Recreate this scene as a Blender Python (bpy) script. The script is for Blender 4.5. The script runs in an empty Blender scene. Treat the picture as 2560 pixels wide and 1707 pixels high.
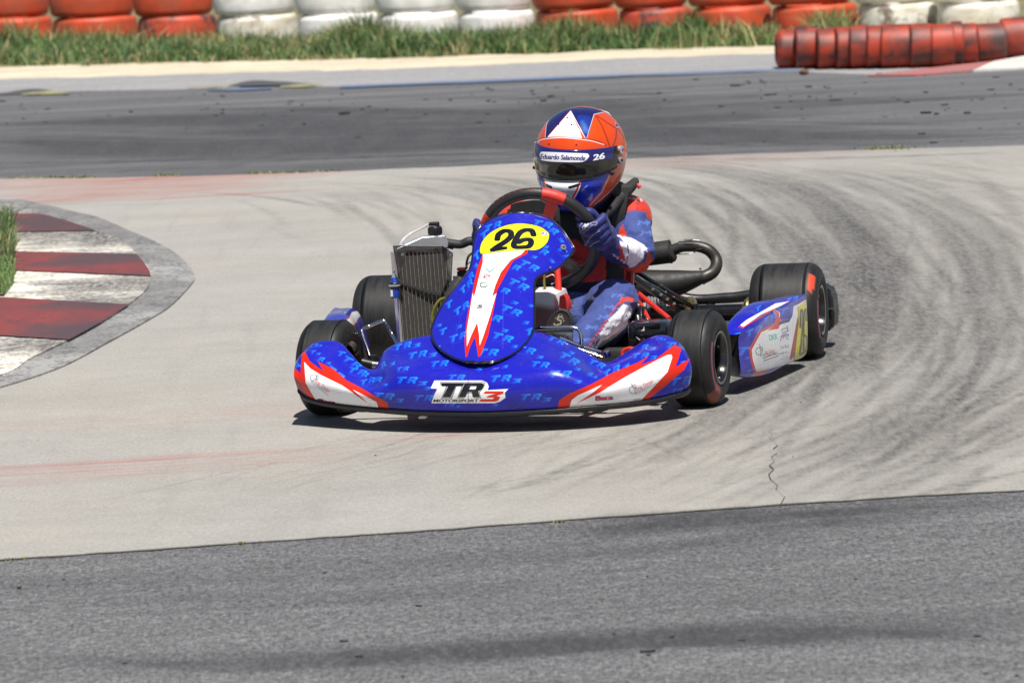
# Racing kart cornering on a concrete track section, tyre barrier behind.
import bpy, bmesh, math, random
import numpy as np
from mathutils import Vector, Matrix
from mathutils.noise import noise as mnoise
random.seed(7); rng = np.random.default_rng(7)
sc = bpy.context.scene
COL = sc.collection
# ---------------------------------------------------------------- camera
CD, CH = 12.74, 1.59                       # metres in front of the front axle, metres above the ground
ROLL, PITCH, YAW = math.radians(2.87), math.radians(6.28), math.radians(12.26)
FPX = 11720.0                              # focal length in photo pixels (2560 wide)
cr, sr, cp, sp = math.cos(ROLL), math.sin(ROLL), math.cos(PITCH), math.sin(PITCH)
cy, sy = math.cos(YAW), math.sin(YAW)
cam = bpy.data.cameras.new('camera'); co = bpy.data.objects.new('camera', cam); COL.objects.link(co)
fwd = Vector((0, cp, -sp)); up0 = Vector((0, sp, cp)); r0 = Vector((1, 0, 0))
rt = cr*r0 - sr*up0; up = sr*r0 + cr*up0
co.matrix_world = Matrix(((rt.x, up.x, -fwd.x, 0), (rt.y, up.y, -fwd.y, -CD), (rt.z, up.z, -fwd.z, CH), (0, 0, 0, 1)))
cam.sensor_width = 36; cam.lens = FPX/2560*36; cam.clip_start = .5; cam.clip_end = 2000
cam.dof.use_dof = True; cam.dof.focus_distance = 12.9; cam.dof.aperture_fstop = 10
sc.camera = co
# ---------------------------------------------------------------- light
SUN_EL, SUN_AZ = math.radians(66), math.radians(166)      # azimuth from +Y (behind the kart) towards +X
w = bpy.data.worlds.new('World'); sc.world = w; w.use_nodes = True
nt = w.node_tree; bg = nt.nodes['Background']
sky = nt.nodes.new('ShaderNodeTexSky'); sky.sky_type = 'NISHITA'; sky.sun_disc = False
sky.sun_elevation = SUN_EL; sky.sun_rotation = SUN_AZ; sky.air_density = 1.0; sky.dust_density = 1.5
nt.links.new(sky.outputs[0], bg.inputs[0]); bg.inputs[1].default_value = .055
sd = bpy.data.lights.new('sun', 'SUN'); sd.energy = 5.0; sd.angle = math.radians(.53); sd.color = (1, .955, .88)
so = bpy.data.objects.new('sun', sd); COL.objects.link(so)
sdir = Vector((math.cos(SUN_EL)*math.sin(SUN_AZ), math.cos(SUN_EL)*math.cos(SUN_AZ), math.sin(SUN_EL)))
so.rotation_euler = (-sdir).to_track_quat('-Z', 'Y').to_euler(); so.location = sdir*30
vs = sc.view_settings; vs.view_transform = 'Standard'; vs.look = 'None'; vs.exposure = 0.36; vs.gamma = 1
sc.render.film_transparent = False
try:
    sc.cycles.use_denoising = True; sc.cycles.max_bounces = 8
except Exception: pass

# ---------------------------------------------------------------- measuring helpers
def wray(px, py):
    U = px-1280; V = py-853.5
    u = U*cr - V*sr; v = U*sr + V*cr
    x = u/FPX; yd = -v/FPX
    return (x, cp + sp*yd, -sp + cp*yd)
def w2px(X, Y, Z):
    y = Y+CD; z = Z-CH
    zz = y*cp - z*sp; v = -(y*sp + z*cp)/zz*FPX; u = X/zz*FPX
    return (u*cr + v*sr + 1280, -u*sr + v*cr + 853.5)
def l2w(x, y, z): return (x*cy + y*sy, -x*sy + y*cy, z)
def w2l(X, Y, Z): return (X*cy - Y*sy, X*sy + Y*cy, Z)
def l2px(x, y, z): return w2px(*l2w(x, y, z))
_o = w2l(0, -CD, CH)
def _ld(px, py):
    a = wray(px, py); b = w2l(a[0], a[1]-CD, a[2]+CH)
    return [b[i]-_o[i] for i in range(3)]
def _at(px, py, i, val):
    d = _ld(px, py); t = (val-_o[i])/d[i]
    return tuple(_o[k]+t*d[k] for k in range(3))
def K(px, py, y): return _at(px, py, 1, y)      # kart frame, at depth y
def Kx(px, py, x): return _at(px, py, 0, x)
def G(px, py, z=0):                             # world frame, at height z
    d = wray(px, py); t = (z-CH)/d[2]
    return (d[0]*t, -CD+d[1]*t, z)

# ---------------------------------------------------------------- objects
def tag(o, label=None, cat=None, group=None, kind=None):
    if label: o['label'] = label
    if cat: o['category'] = cat
    if group: o['group'] = group
    if kind: o['kind'] = kind
    return o
def empty(name, loc=(0, 0, 0), rz=0, parent=None):
    o = bpy.data.objects.new(name, None); COL.objects.link(o); o.location = loc; o.rotation_euler = (0, 0, rz)
    o.empty_display_size = .1
    if parent: o.parent = parent
    return o
OFF = {}
def ob(name, V, F, mat, parent=None, smooth=True, auto=None, mats=None, fm=None):
    me = bpy.data.meshes.new(name)
    off = OFF.get(parent.name) if parent else None
    if off is not None: V = [(v[0]-off[0], v[1]-off[1], v[2]-off[2]) for v in V]
    me.from_pydata([tuple(map(float, v)) for v in V], [], [tuple(map(int, f)) for f in F]); me.update()
    for m in (mats or [mat]): me.materials.append(m)
    if fm is not None: me.polygons.foreach_set('material_index', fm)
    bm = bmesh.new(); bm.from_mesh(me); bmesh.ops.recalc_face_normals(bm, faces=bm.faces); bm.to_mesh(me); bm.free()
    if smooth:
        me.polygons.foreach_set('use_smooth', [True]*len(me.polygons))
        if auto: sharp(me, auto)
    o = bpy.data.objects.new(name, me); COL.objects.link(o)
    if parent: o.parent = parent
    return o
def sharp(me, ang):
    bm = bmesh.new(); bm.from_mesh(me)
    for e in bm.edges:
        if len(e.link_faces) == 2 and e.calc_face_angle(0) > math.radians(ang): e.smooth = False
    bm.to_mesh(me); bm.free()
class MB:
    def __init__(s): s.V = []; s.F = []; s.M = []
    def add(s, V, F, m=0):
        b = len(s.V); s.V += [tuple(v) for v in V]; s.F += [tuple(b+i for i in f) for f in F]; s.M += [m]*len(F); return s
    def tube(s, pts, r, seg=10, m=0, smooth=0, caps=True):
        s.add(*tube(pts, r, seg, smooth, caps), m=m); return s
    def box(s, c, d, m=0, rot=None, bev=0): s.add(*box(c, d, rot, bev), m=m); return s
    def build(s, name, mat, parent=None, smooth=True, auto=35, mats=None):
        return ob(name, s.V, s.F, mat, parent, smooth, auto, mats, s.M if mats else None)
def catmull(P, n=6):
    P = [np.array(p, float) for p in P]; out = []
    Q = [2*P[0]-P[1]] + P + [2*P[-1]-P[-2]]
    for i in range(1, len(Q)-2):
        for k in range(n):
            t = k/n; a, b, c, d = Q[i-1:i+3]
            out.append(.5*((2*b)+(-a+c)*t+(2*a-5*b+4*c-d)*t*t+(-a+3*b-3*c+d)*t**3))
    out.append(P[-1]); return out
def tube(pts, r, seg=10, smooth=0, caps=True):
    pts = [np.array(p, float) for p in pts]
    rs = list(r) if hasattr(r, '__len__') else [r]*len(pts)
    if smooth:
        q = catmull([np.append(p, a) for p, a in zip(pts, rs)], smooth); pts = [a[:3] for a in q]; rs = [a[3] for a in q]
    n = len(pts); V = []; F = []
    T = [pts[min(i+1, n-1)]-pts[max(i-1, 0)] for i in range(n)]
    T = [t/(np.linalg.norm(t)+1e-12) for t in T]
    a = np.array((0, 0, 1.)) if abs(T[0][2]) < .9 else np.array((1., 0, 0))
    N = np.cross(T[0], a); N /= np.linalg.norm(N)
    for i in range(n):
        N = N - T[i]*np.dot(N, T[i]); N /= np.linalg.norm(N); B = np.cross(T[i], N)
        for k in range(seg):
            t = 2*math.pi*k/seg; V.append(pts[i] + rs[i]*(math.cos(t)*N + math.sin(t)*B))
    for i in range(n-1):
        for k in range(seg):
            k2 = (k+1) % seg; F.append((i*seg+k, i*seg+k2, (i+1)*seg+k2, (i+1)*seg+k))
    if caps: F.append(tuple(range(seg))[::-1]); F.append(tuple((n-1)*seg+k for k in range(seg)))
    return V, F
def box(c, d, rot=None, bev=0):
    bm = bmesh.new(); bmesh.ops.create_cube(bm, size=1)
    for v in bm.verts: v.co = Vector((v.co.x*d[0], v.co.y*d[1], v.co.z*d[2]))
    if bev: bmesh.ops.bevel(bm, geom=list(bm.edges), offset=bev, segments=2, affect='EDGES', profile=.6)
    if rot is not None: bmesh.ops.transform(bm, matrix=rot if isinstance(rot, Matrix) else Matrix.Rotation(rot, 4, 'Z'), verts=bm.verts)
    V = [tuple(v.co+Vector(c)) for v in bm.verts]; F = [tuple(v.index for v in f.verts) for f in bm.faces]; bm.free()
    return V, F
def lathe(prof, seg=48, axis='x', c=(0, 0, 0), close=False):
    """prof: list of (along, radius)"""
    V = []; F = []; n = len(prof)
    for k in range(seg):
        t = 2*math.pi*k/seg; C_, S_ = math.cos(t), math.sin(t)
        for a, r in prof:
            p = {'x': (a, r*C_, r*S_), 'y': (r*C_, a, r*S_), 'z': (r*C_, r*S_, a)}[axis]
            V.append((p[0]+c[0], p[1]+c[1], p[2]+c[2]))
    for k in range(seg):
        k2 = (k+1) % seg
        for i in range(n-1 if not close else n):
            j = (i+1) % n; F.append((k*n+i, k2*n+i, k2*n+j, k*n+j))
    return V, F
def prism(pts, d, m=None):
    """pts: 3D outline; d: extrusion vector"""
    n = len(pts); V = [tuple(p) for p in pts]+[tuple(np.array(p)+np.array(d)) for p in pts]
    F = [tuple(range(n)), tuple(range(2*n-1, n-1, -1))]+[(i, (i+1) % n, n+(i+1) % n, n+i) for i in range(n)]
    return V, F

# ---------------------------------------------------------------- materials
def s2l(c): return tuple((x/12.92 if x <= .04045 else ((x+.055)/1.055)**2.4) for x in c)
def hexc(r, g, b): return s2l((r/255, g/255, b/255))
_mc = {}
class NT:
    """small node-graph helper"""
    def __init__(s, name):
        s.m = bpy.data.materials.new(name); s.m.use_nodes = True; s.t = s.m.node_tree
        s.p = s.t.nodes['Principled BSDF']; s.out = s.t.nodes['Material Output']
    def n(s, typ, **kw):
        x = s.t.nodes.new('ShaderNode'+typ)
        for k, v in kw.items():
            if k.startswith('i_'):
                key = k[2:]; key = int(key) if key.isdigit() else key.replace('_', ' ')
                x.inputs[key].default_value = v
            else: setattr(x, k, v)
        return x
    def l(s, a, b): s.t.links.new(a, b)
    def noise(s, vec, scale=5, detail=4, rough=.55, dist=0):
        x = s.n('TexNoise'); x.inputs['Scale'].default_value = scale; x.inputs['Detail'].default_value = detail
        x.inputs['Roughness'].default_value = rough; x.inputs['Distortion'].default_value = dist
        if vec is not None: s.l(vec, x.inputs['Vector'])
        return x.outputs[0]
    def ramp(s, fac, stops):
        x = s.n('ValToRGB'); e = x.color_ramp.elements
        while len(e) < len(stops): e.new(.5)
        for i, (p, c) in enumerate(stops):
            e[i].position = p; e[i].color = (c, c, c, 1) if not hasattr(c, '__len__') else tuple(c)+(1,)
        s.l(fac, x.inputs[0]); return x.outputs[0]
    def mix(s, fac, a, b, mode='MIX'):
        x = s.n('Mix'); x.data_type = 'RGBA'; x.blend_type = mode
        for i, v in ((0, fac), (6, a), (7, b)):
            if isinstance(v, (int, float)): x.inputs[i].default_value = v if i == 0 else (v, v, v, 1)
            elif isinstance(v, tuple): x.inputs[i].default_value = v+(1,) if len(v) == 3 else v
            else: s.l(v, x.inputs[i])
        return x.outputs[2]
    def math(s, op, a, b=None, clamp=False):
        x = s.n('Math'); x.operation = op; x.use_clamp = clamp
        for i, v in ((0, a), (1, b)):
            if v is None: continue
            if isinstance(v, (int, float)): x.inputs[i].default_value = v
            else: s.l(v, x.inputs[i])
        return x.outputs[0]
    def bump(s, h, strength=.3, dist=.01, normal=None):
        x = s.n('Bump'); x.inputs['Strength'].default_value = strength; x.inputs['Distance'].default_value = dist
        s.l(h, x.inputs['Height'])
        if normal is not None: s.l(normal, x.inputs['Normal'])
        return x.outputs[0]
    def obj(s): return s.n('TexCoord').outputs['Object']
    def geo(s): return s.n('NewGeometry').outputs['Position']
    def mapv(s, v, scale=(1, 1, 1), rot=(0, 0, 0), loc=(0, 0, 0)):
        x = s.n('Mapping'); x.inputs['Scale'].default_value = scale; x.inputs['Rotation'].default_value = rot; x.inputs['Location'].default_value = loc
        s.l(v, x.inputs['Vector']); return x.outputs[0]
def mat(name, col, rough=.5, metal=0, var=.12, vs_=30, bump=0, bs=200, coat=0, spec=.5, trans=0, alpha=1, sheen=0):
    if name in _mc: return _mc[name]
    g = NT(name); o = g.obj()
    nz = g.noise(o, vs_, 4)
    c = g.mix(g.ramp(nz, [(.3, 0), (.7, 1)]), tuple(x*(1-var) for x in col), tuple(min(1, x*(1+var)) for x in col))
    g.l(c, g.p.inputs['Base Color'])
    rv = g.noise(o, vs_*1.7, 3)
    g.l(g.ramp(rv, [(.3, max(.02, rough-.06)), (.7, min(1, rough+.08))]), g.p.inputs['Roughness'])
    g.p.inputs['Metallic'].default_value = metal; g.p.inputs['Coat Weight'].default_value = coat
    g.p.inputs['Coat Roughness'].default_value = .06; g.p.inputs['Specular IOR Level'].default_value = spec
    g.p.inputs['Transmission Weight'].default_value = trans; g.p.inputs['Alpha'].default_value = alpha
    if bump: g.l(g.bump(g.noise(o, bs, 3), bump, .002), g.p.inputs['Normal'])
    _mc[name] = g.m; return g.m
# ---------------------------------------------------------------- printed-wrap painter (numpy, in memory)
_gl = {}
def text_tris(s, bold=0.0, shear=0.0):
    k = (s, bold, shear)
    if k in _gl: return _gl[k]
    cu = bpy.data.curves.new('t', 'FONT'); cu.body = s; cu.size = 1; cu.offset = bold; cu.shear = shear
    o = bpy.data.objects.new('t', cu); COL.objects.link(o)
    me = o.to_mesh(); me.calc_loop_triangles()
    v = np.array([tuple(x.co)[:2] for x in me.vertices]).reshape(-1, 2)
    t = np.array([tuple(x.vertices) for x in me.loop_triangles]).reshape(-1, 3)
    o.to_mesh_clear(); bpy.data.objects.remove(o); bpy.data.curves.remove(cu)
    mn, mx = v.min(0), v.max(0); v = (v-[mn[0], 0])/[1, 1]
    _gl[k] = (v, t, mx[0]-mn[0], .72); return _gl[k]
class Canvas:
    def __init__(s, x0, y0, x1, y1, sc_, base):
        s.x0, s.y0, s.s = x0, y0, sc_; s.w = int((x1-x0)*sc_); s.h = int((y1-y0)*sc_)
        s.a = np.empty((s.h, s.w, 3), np.float32); s.a[:] = np.array(base)/255.
    def _c(s, p): return (np.array(p, float)-[s.x0, s.y0])*s.s
    def _put(s, m, ys, xs, col, alpha, col2=None):
        sub = s.a[ys, xs]; c = np.array(col)/255.
        if col2 is not None:
            t = np.linspace(0, 1, sub.shape[1])[None, :, None]; c = c*(1-t)+np.array(col2)/255.*t
        al = (m*alpha)[..., None]; s.a[ys, xs] = sub*(1-al)+c*al
    def poly(s, pts, col, alpha=1, col2=None):
        P = s._c(pts); x0, y0 = np.floor(P.min(0)).astype(int); x1, y1 = np.ceil(P.max(0)).astype(int)+1
        x0, y0, x1, y1 = max(x0, 0), max(y0, 0), min(x1, s.w), min(y1, s.h)
        if x1 <= x0 or y1 <= y0: return
        Y = np.arange(y0, y1)+.5; X = np.arange(x0, x1)+.5; m = np.zeros((len(Y), len(X)), bool)
        Q = np.roll(P, -1, 0)
        for (ax, ay), (bx, by) in zip(P, Q):
            if ay == by: continue
            r = (Y >= min(ay, by)) & (Y < max(ay, by))
            if not r.any(): continue
            xi = ax+(Y[r]-ay)/(by-ay)*(bx-ax); m[r] ^= X[None, :] > xi[:, None]
        s._put(m.astype(float), slice(y0, y1), slice(x0, x1), col, alpha, col2)
    def spoly(s, pts, col, alpha=1, n=5):
        q = catmull(list(pts)+[pts[0]], n); s.poly(q, col, alpha)
    def stroke(s, pts, wd, col, alpha=1, smooth=0, soft=0):
        if smooth: pts = catmull(pts, smooth)
        P = s._c(pts); W = wd*s.s/2+.3; so_ = soft*s.s
        x0, y0 = np.floor(P.min(0)-W-so_).astype(int); x1, y1 = np.ceil(P.max(0)+W+so_).astype(int)+1
        x0, y0, x1, y1 = max(x0, 0), max(y0, 0), min(x1, s.w), min(y1, s.h)
        if x1 <= x0 or y1 <= y0: return
        gx, gy = np.meshgrid(np.arange(x0, x1)+.5, np.arange(y0, y1)+.5); d = np.full(gx.shape, 1e9)
        for a, b in zip(P[:-1], P[1:]):
            ab = b-a; L = (ab**2).sum()+1e-9; t = np.clip(((gx-a[0])*ab[0]+(gy-a[1])*ab[1])/L, 0, 1)
            d = np.minimum(d, np.hypot(gx-a[0]-t*ab[0], gy-a[1]-t*ab[1]))
        m = np.clip((W-d)/max(so_, .8)+.5, 0, 1); s._put(m, slice(y0, y1), slice(x0, x1), col, alpha)
    def ell(s, cx, cy_, rx, ry, col, rot=0, alpha=1):
        t = np.linspace(0, 2*np.pi, 40)[:-1]; c, q = math.cos(math.radians(rot)), math.sin(math.radians(rot))
        s.poly([(cx+rx*a*c-ry*b*q, cy_+rx*a*q+ry*b*c) for a, b in zip(np.cos(t), np.sin(t))], col, alpha)
    def text(s, st, cx, cy_, wd, ht, col, rot=0, bold=.02, shear=0, alpha=1):
        """centred text, wd/ht in canvas units, rot in degrees (anticlockwise up)"""
        if bold > .021:
            k_ = min(wd/len(st)*(bold-.02)*2.2, 1.6)
            for dx in (-k_, k_): s.text(st, cx+dx, cy_, wd, ht, col, rot, .018, shear, alpha)
            bold = .018
        v, t, L, H = text_tris(st, bold, 0)
        q = np.empty_like(v); q[:, 0] = (v[:, 0]/L-.5)*wd+shear*(v[:, 1]/H-.5)*ht; q[:, 1] = -(v[:, 1]/H-.5)*ht
        c, n = math.cos(math.radians(-rot)), math.sin(math.radians(-rot))
        q = np.stack([cx+q[:, 0]*c-q[:, 1]*n, cy_+q[:, 0]*n+q[:, 1]*c], 1)
        for tri in t: s.poly(q[tri], col, alpha)
    def sample(s, X, Y):
        x = (X-s.x0)*s.s-.5; y = (Y-s.y0)*s.s-.5
        ins = (x >= 0) & (y >= 0) & (x < s.w-1) & (y < s.h-1)
        x = np.clip(x, 0, s.w-1.001); y = np.clip(y, 0, s.h-1.001); i = x.astype(int); j = y.astype(int)
        fx = (x-i)[..., None]; fy = (y-j)[..., None]; a = s.a
        return (a[j, i]*(1-fx)*(1-fy)+a[j, i+1]*fx*(1-fy)+a[j+1, i]*(1-fx)*fy+a[j+1, i+1]*fx*fy), ins
# letters of the team logo, unit boxes
_T = [(.0, 1), (.08, .74), (.36, .74), (.26, 0), (.60, 0), (.70, .74), (1.0, .74), (1.05, 1)]
_R = [(0, 0), (.12, 1), (.85, 1), (1.0, .88), (.97, .55), (.80, .42), (.95, 0), (.64, 0), (.52, .36), (.36, .36), (.31, 0)]
_Rh = [(.38, .55), (.41, .76), (.68, .76), (.66, .55)]
_3 = [(0, 1), (1, 1), (1.05, .76), (.72, .56), (.96, .44), (.92, .1), (.78, 0), (-.12, 0), (-.04, .24), (.60, .24), (.62, .40), (.2, .40), (.26, .56), (.62, .76), (-.04, .76)]
def glyph(cv, poly, x, y, w_, h, rot, shear, col, alpha=1, grow=0, col2=None):
    c, n = math.cos(math.radians(-rot)), math.sin(math.radians(-rot)); out = []
    mx = .5; my = .5
    for a, b in poly:
        X = a*w_+shear*b*h; Y = -b*h
        if grow:
            X += grow*(1 if a > mx else -1); Y -= grow*(1 if b > my else -1)
        out.append((x+X*c-Y*n, y+X*n+Y*c))
    cv.poly(out, col, alpha, col2)
AZ = (38, 150, 245); AZ2 = (25, 95, 225); BLUE = (26, 28, 164)
def team(cv, x, y, h=13, rot=0, parts='TR3', shear=.35, base=BLUE, k=1.0):
    """one repeat of the wrap's pale blue team logo; (x, y) is the centre"""
    h = h*1.1; c, n = math.cos(math.radians(-rot)), math.sin(math.radians(-rot))
    wT = h*1.75; tot = {'T': wT, 'R': wT, '3': wT*.95}; W = sum(tot[p] for p in parts); u = -W/2
    for p in parts:
        hh = h if p != '3' else h*.6; dy = h*.5 if p != '3' else h*.78
        px, py = x+u*c-dy*n, y+u*n+dy*c
        for a, g in ((.55, 1.6), (1, 0)):
            col = (26, 60, 205) if g else AZ2
            if g: glyph(cv, {'T': _T, 'R': _R, '3': _3}[p], px-g*1.5, py, wT*.82, hh, rot, shear, col, a*.55*k)
            else: glyph(cv, {'T': _T, 'R': _R, '3': _3}[p], px, py, wT*.82*(1 if p != '3' else .85), hh, rot, shear, (18, 72, 208), a*k*.92, col2=(30, 148, 245))
        if p == 'R': glyph(cv, _Rh, px, py, wT*.82, h, rot, shear, base, .8*k)
        u += tot[p]
    if 'T' in parts and 'R' in parts:
        for q in range(9):
            t = -W*.38+q*W*.075; cv.stroke([(x+t*c-(h*.78)*n, y+t*n+(h*.78)*c), (x+(t+1.6)*c-(h*.78)*n, y+(t+1.6)*n+(h*.78)*c)], 1.2, (48, 70, 205), .8*k)
def wear(cv, n, seed, x0, y0, x1, y1, amt=1.0):
    """fine scratches, stone chips and rubber specks on the print"""
    R = random.Random(seed)
    for _ in range(n):
        x, y, a, L = R.uniform(x0, x1), R.uniform(y0, y1), R.gauss(0, .5), R.expovariate(1/9)
        cv.stroke([(x, y), (x+L*math.cos(a), y+L*math.sin(a)*.5)], R.uniform(.25, .7), R.choice(((190, 190, 210), (15, 12, 30), (120, 116, 130))), amt*R.uniform(.08, .4))
    for _ in range(n): cv.ell(R.uniform(x0, x1), R.uniform(y0, y1), R.uniform(.3, 1.1), R.uniform(.3, .8), R.choice(((200, 200, 205), (14, 12, 24), (14, 12, 24))), 0, amt*R.uniform(.2, .7))
def bake(name, P, cvs, size, fallback=None, rough=.18, coat=1.0, bumpk=0, normals=None, dirt=.5, to=l2px):
    """P: (n, m, 3) grid of surface points. Writes the flat print on cvs onto the surface's own unwrapped u, v."""
    n, m = P.shape[:2]; X = np.empty((n, m)); Y = np.empty((n, m))
    for i in range(n):
        for j in range(m): X[i, j], Y[i, j] = to(*P[i, j])
    W, H = size; u = np.linspace(0, m-1.0001, W); v = np.linspace(0, n-1.0001, H)
    ui = u.astype(int); vi = v.astype(int); fu = u-ui; fv = (v-vi)[:, None]
    def up_(A):
        r = A[:, ui]*(1-fu)+A[:, np.minimum(ui+1, m-1)]*fu
        return r[vi]*(1-fv)+r[np.minimum(vi+1, n-1)]*fv
    XX, YY = up_(X), up_(Y); rgb, ins = cvs.sample(XX, YY)
    if fallback is not None:
        msk = ~ins
        if normals is not None: msk |= up_(normals) < 0.02
        rgb[msk] = np.array(fallback)/255.
    return rgb
def image_mat(name, rgb, rough=.2, coat=.7, metal=0, dirt=.35, bump=0, bs=40, spec=.5):
    H, W = rgb.shape[:2]; img = bpy.data.images.new(name, W, H)
    px = np.ones((H, W, 4), np.float32); px[..., :3] = np.clip(rgb, 0, 1); img.pixels.foreach_set(px.ravel()); img.update(); img.pack()
    g = NT(name); t = g.n('TexImage'); t.image = img; t.extension = 'EXTEND'; t.interpolation = 'Cubic'
    o = g.obj(); nz = g.noise(o, 14, 6, .65)
    c = g.mix(g.math('MULTIPLY', g.ramp(nz, [(.45, 0), (.8, 1)]), dirt), t.outputs[0], (.30, .26, .22))
    g.l(c, g.p.inputs['Base Color']); sc_ = g.noise(g.mapv(o, (60, 60, 8)), 3, 5, .6)
    g.l(g.ramp(sc_, [(.35, rough), (.75, rough+.16)]), g.p.inputs['Roughness'])
    g.p.inputs['Coat Weight'].default_value = coat*.7; g.p.inputs['Coat Roughness'].default_value = .05; g.p.inputs['Metallic'].default_value = metal
    g.p.inputs['Specular IOR Level'].default_value = .22
    if bump: g.l(g.bump(g.noise(o, bs, 3), bump, .004), g.p.inputs['Normal'])
    return g.m
def grid_obj(name, P, mt, parent, wrap_u=False, thick=0, rim=None, sharp_a=None):
    """P (n rows, m cols, 3); uv = grid parameter"""
    n, m = P.shape[:2]; V = P.reshape(-1, 3); F = []; uvs = []
    for i in range(n-1):
        for j in range(m-1):
            F.append((i*m+j, i*m+j+1, (i+1)*m+j+1, (i+1)*m+j))
            uvs.append([(j/(m-1), i/(n-1)), ((j+1)/(m-1), i/(n-1)), ((j+1)/(m-1), (i+1)/(n-1)), (j/(m-1), (i+1)/(n-1))])
    off = OFF.get(parent.name) if parent else None
    if off is not None: V = V-np.array(off)
    me = bpy.data.meshes.new(name); me.from_pydata(V.tolist(), [], F); me.update()
    ul = me.uv_layers.new(name='UVMap'); ul.data.foreach_set('uv', np.array(uvs, np.float32).ravel())
    me.materials.append(mt)
    if rim: me.materials.append(rim)
    me.polygons.foreach_set('use_smooth', [True]*len(me.polygons))
    if sharp_a: sharp(me, sharp_a)
    o = bpy.data.objects.new(name, me); COL.objects.link(o)
    if parent: o.parent = parent
    if thick:
        md = o.modifiers.new('s', 'SOLIDIFY'); md.thickness = thick; md.offset = -1
        if rim: md.material_offset_rim = 1; md.material_offset = 1
    return o
# ---------------------------------------------------------------- rubber laid on the ground (a map in world metres)
rub = Canvas(-4, -6, 4.5, 18, 150, (0, 0, 0)); RR = random.Random(11)
def gxy(p): return np.array(G(p[0], p[1])[:2])
def family(px, n, wd, al, spread, lmin=.22, lmax=.72, soft=.05, pairs=False, col=(255, 0, 0)):
    """n worn streaks that follow the photo curve px, shifted sideways by spread metres"""
    C = np.array(catmull([gxy(p) for p in px], 10)); d = np.gradient(C, axis=0); nn = np.stack([-d[:, 1], d[:, 0]], 1)/np.linalg.norm(d, axis=1)[:, None]; m = len(C)
    for _ in range(n):
        o = RR.gauss(0, spread); sl_ = RR.gauss(0, .10); L = RR.uniform(lmin, lmax); s0 = RR.uniform(0, 1-L); i0, i1 = int(s0*m), max(int((s0+L)*m), int(s0*m)+4)
        t = np.linspace(-1, 1, i1-i0)[:, None]; P = C[i0:i1]+nn[i0:i1]*(o+sl_*t); a_ = al*RR.uniform(.35, 1); w_ = wd*RR.uniform(.5, 1.6); k = max(1, len(P)//7)
        segs = list(range(0, len(P)-1, k)); 
        for q, j in enumerate(segs):   # fades in and out along its length
            f = math.sin(math.pi*(q+.6)/(len(segs)+.2)); rub.stroke(P[j:j+k+1], w_, col, a_*f, soft=soft*RR.uniform(.5, 1.4))
        if pairs: rub.stroke(P+nn[i0:i1]*.12, w_*.6, (255, 255, 255), a_*.5, soft=soft)
F1 = [(1560, 420), (1750, 437), (1850, 470), (1930, 520), (1990, 580), (2040, 645), (2080, 710), (2100, 765), (2085, 830), (2020, 910), (1900, 995), (1700, 1110), (1450, 1230)]
F2 = [(1650, 398), (1900, 430), (2050, 480), (2150, 560), (2200, 640), (2215, 720), (2200, 800), (2150, 880), (2060, 965), (1960, 1040), (1800, 1140), (1600, 1260)]
F3 = [(1900, 405), (2150, 445), (2340, 520), (2430, 600), (2470, 700), (2475, 800), (2440, 900), (2350, 1000), (2200, 1100), (2050, 1180), (1850, 1290)]
F4 = [(1050, 425), (1350, 435), (1560, 460), (1680, 510), (1760, 575), (1830, 650), (1900, 730)]
F5 = [(760, 440), (1000, 462), (1150, 495), (1260, 540), (1400, 620)]
F6 = [(2150, 400), (2400, 430), (2560, 480), (2700, 600)]; F7 = [(2700, 900), (2540, 1010), (2330, 1120), (2150, 1200), (1900, 1320)]
F8 = [(1750, 960), (1500, 1030), (1150, 1110), (800, 1190), (500, 1270)]; F9 = [(1850, 1010), (1650, 1090), (1400, 1180), (1150, 1260)]
for F_, n_, w_, a_, s_ in ((F1, 80, .020, .34, .20), (F1, 26, .10, .16, .25), (F2, 75, .020, .34, .17), (F2, 22, .10, .16, .2), (F3, 65, .024, .32, .18), (F3, 20, .12, .15, .2), (F4, 90, .030, .32, .5), (F4, 16, .16, .16, .6), (F5, 30, .035, .28, .5), (F6, 22, .05, .22, .5), (F7, 50, .024, .3, .2), (F8, 26, .012, .22, .28), (F9, 18, .02, .28, .16)):
    family(F_, n_, w_, a_, s_, soft=w_*1.1)
family([(1930, 690), (1925, 760), (1900, 830)], 10, .03, .3, .05, .4, .9)
# long marks on the two asphalt tracks
A1 = [(-200, 300), (500, 292), (1200, 300), (1900, 262), (2700, 225)]; A2 = [(-200, 330), (400, 350), (900, 345), (1500, 330), (2100, 345), (2700, 330)]; A3_ = [(-200, 395), (700, 380), (1500, 345), (2700, 300)]
for F_, n_, w_, a_, s_ in ((A1, 50, .16, .34, .9), (A2, 80, .09, .42, .7), (A2, 20, .5, .22, .6), (A3_, 40, .10, .30, .6), (A1, 16, .6, .2, .5)): family(F_, n_, w_, a_, s_, .15, .6, soft=w_)
B1 = [(-300, 1500), (700, 1470), (1500, 1390), (2100, 1320), (2800, 1290)]; B2 = [(-300, 1665), (700, 1650), (1500, 1600), (2100, 1580), (2800, 1560)]; B3 = [(1300, 1330), (1900, 1290), (2700, 1245)]
for F_, n_, w_, a_, s_ in ((B1, 24, .05, .12, .16), (B1, 10, .14, .08, .16), (B2, 26, .05, .22, .05), (B2, 10, .12, .2, .04), (B3, 22, .07, .24, .08)): family(F_, n_, w_, a_, s_, .2, .7, soft=w_)
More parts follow.
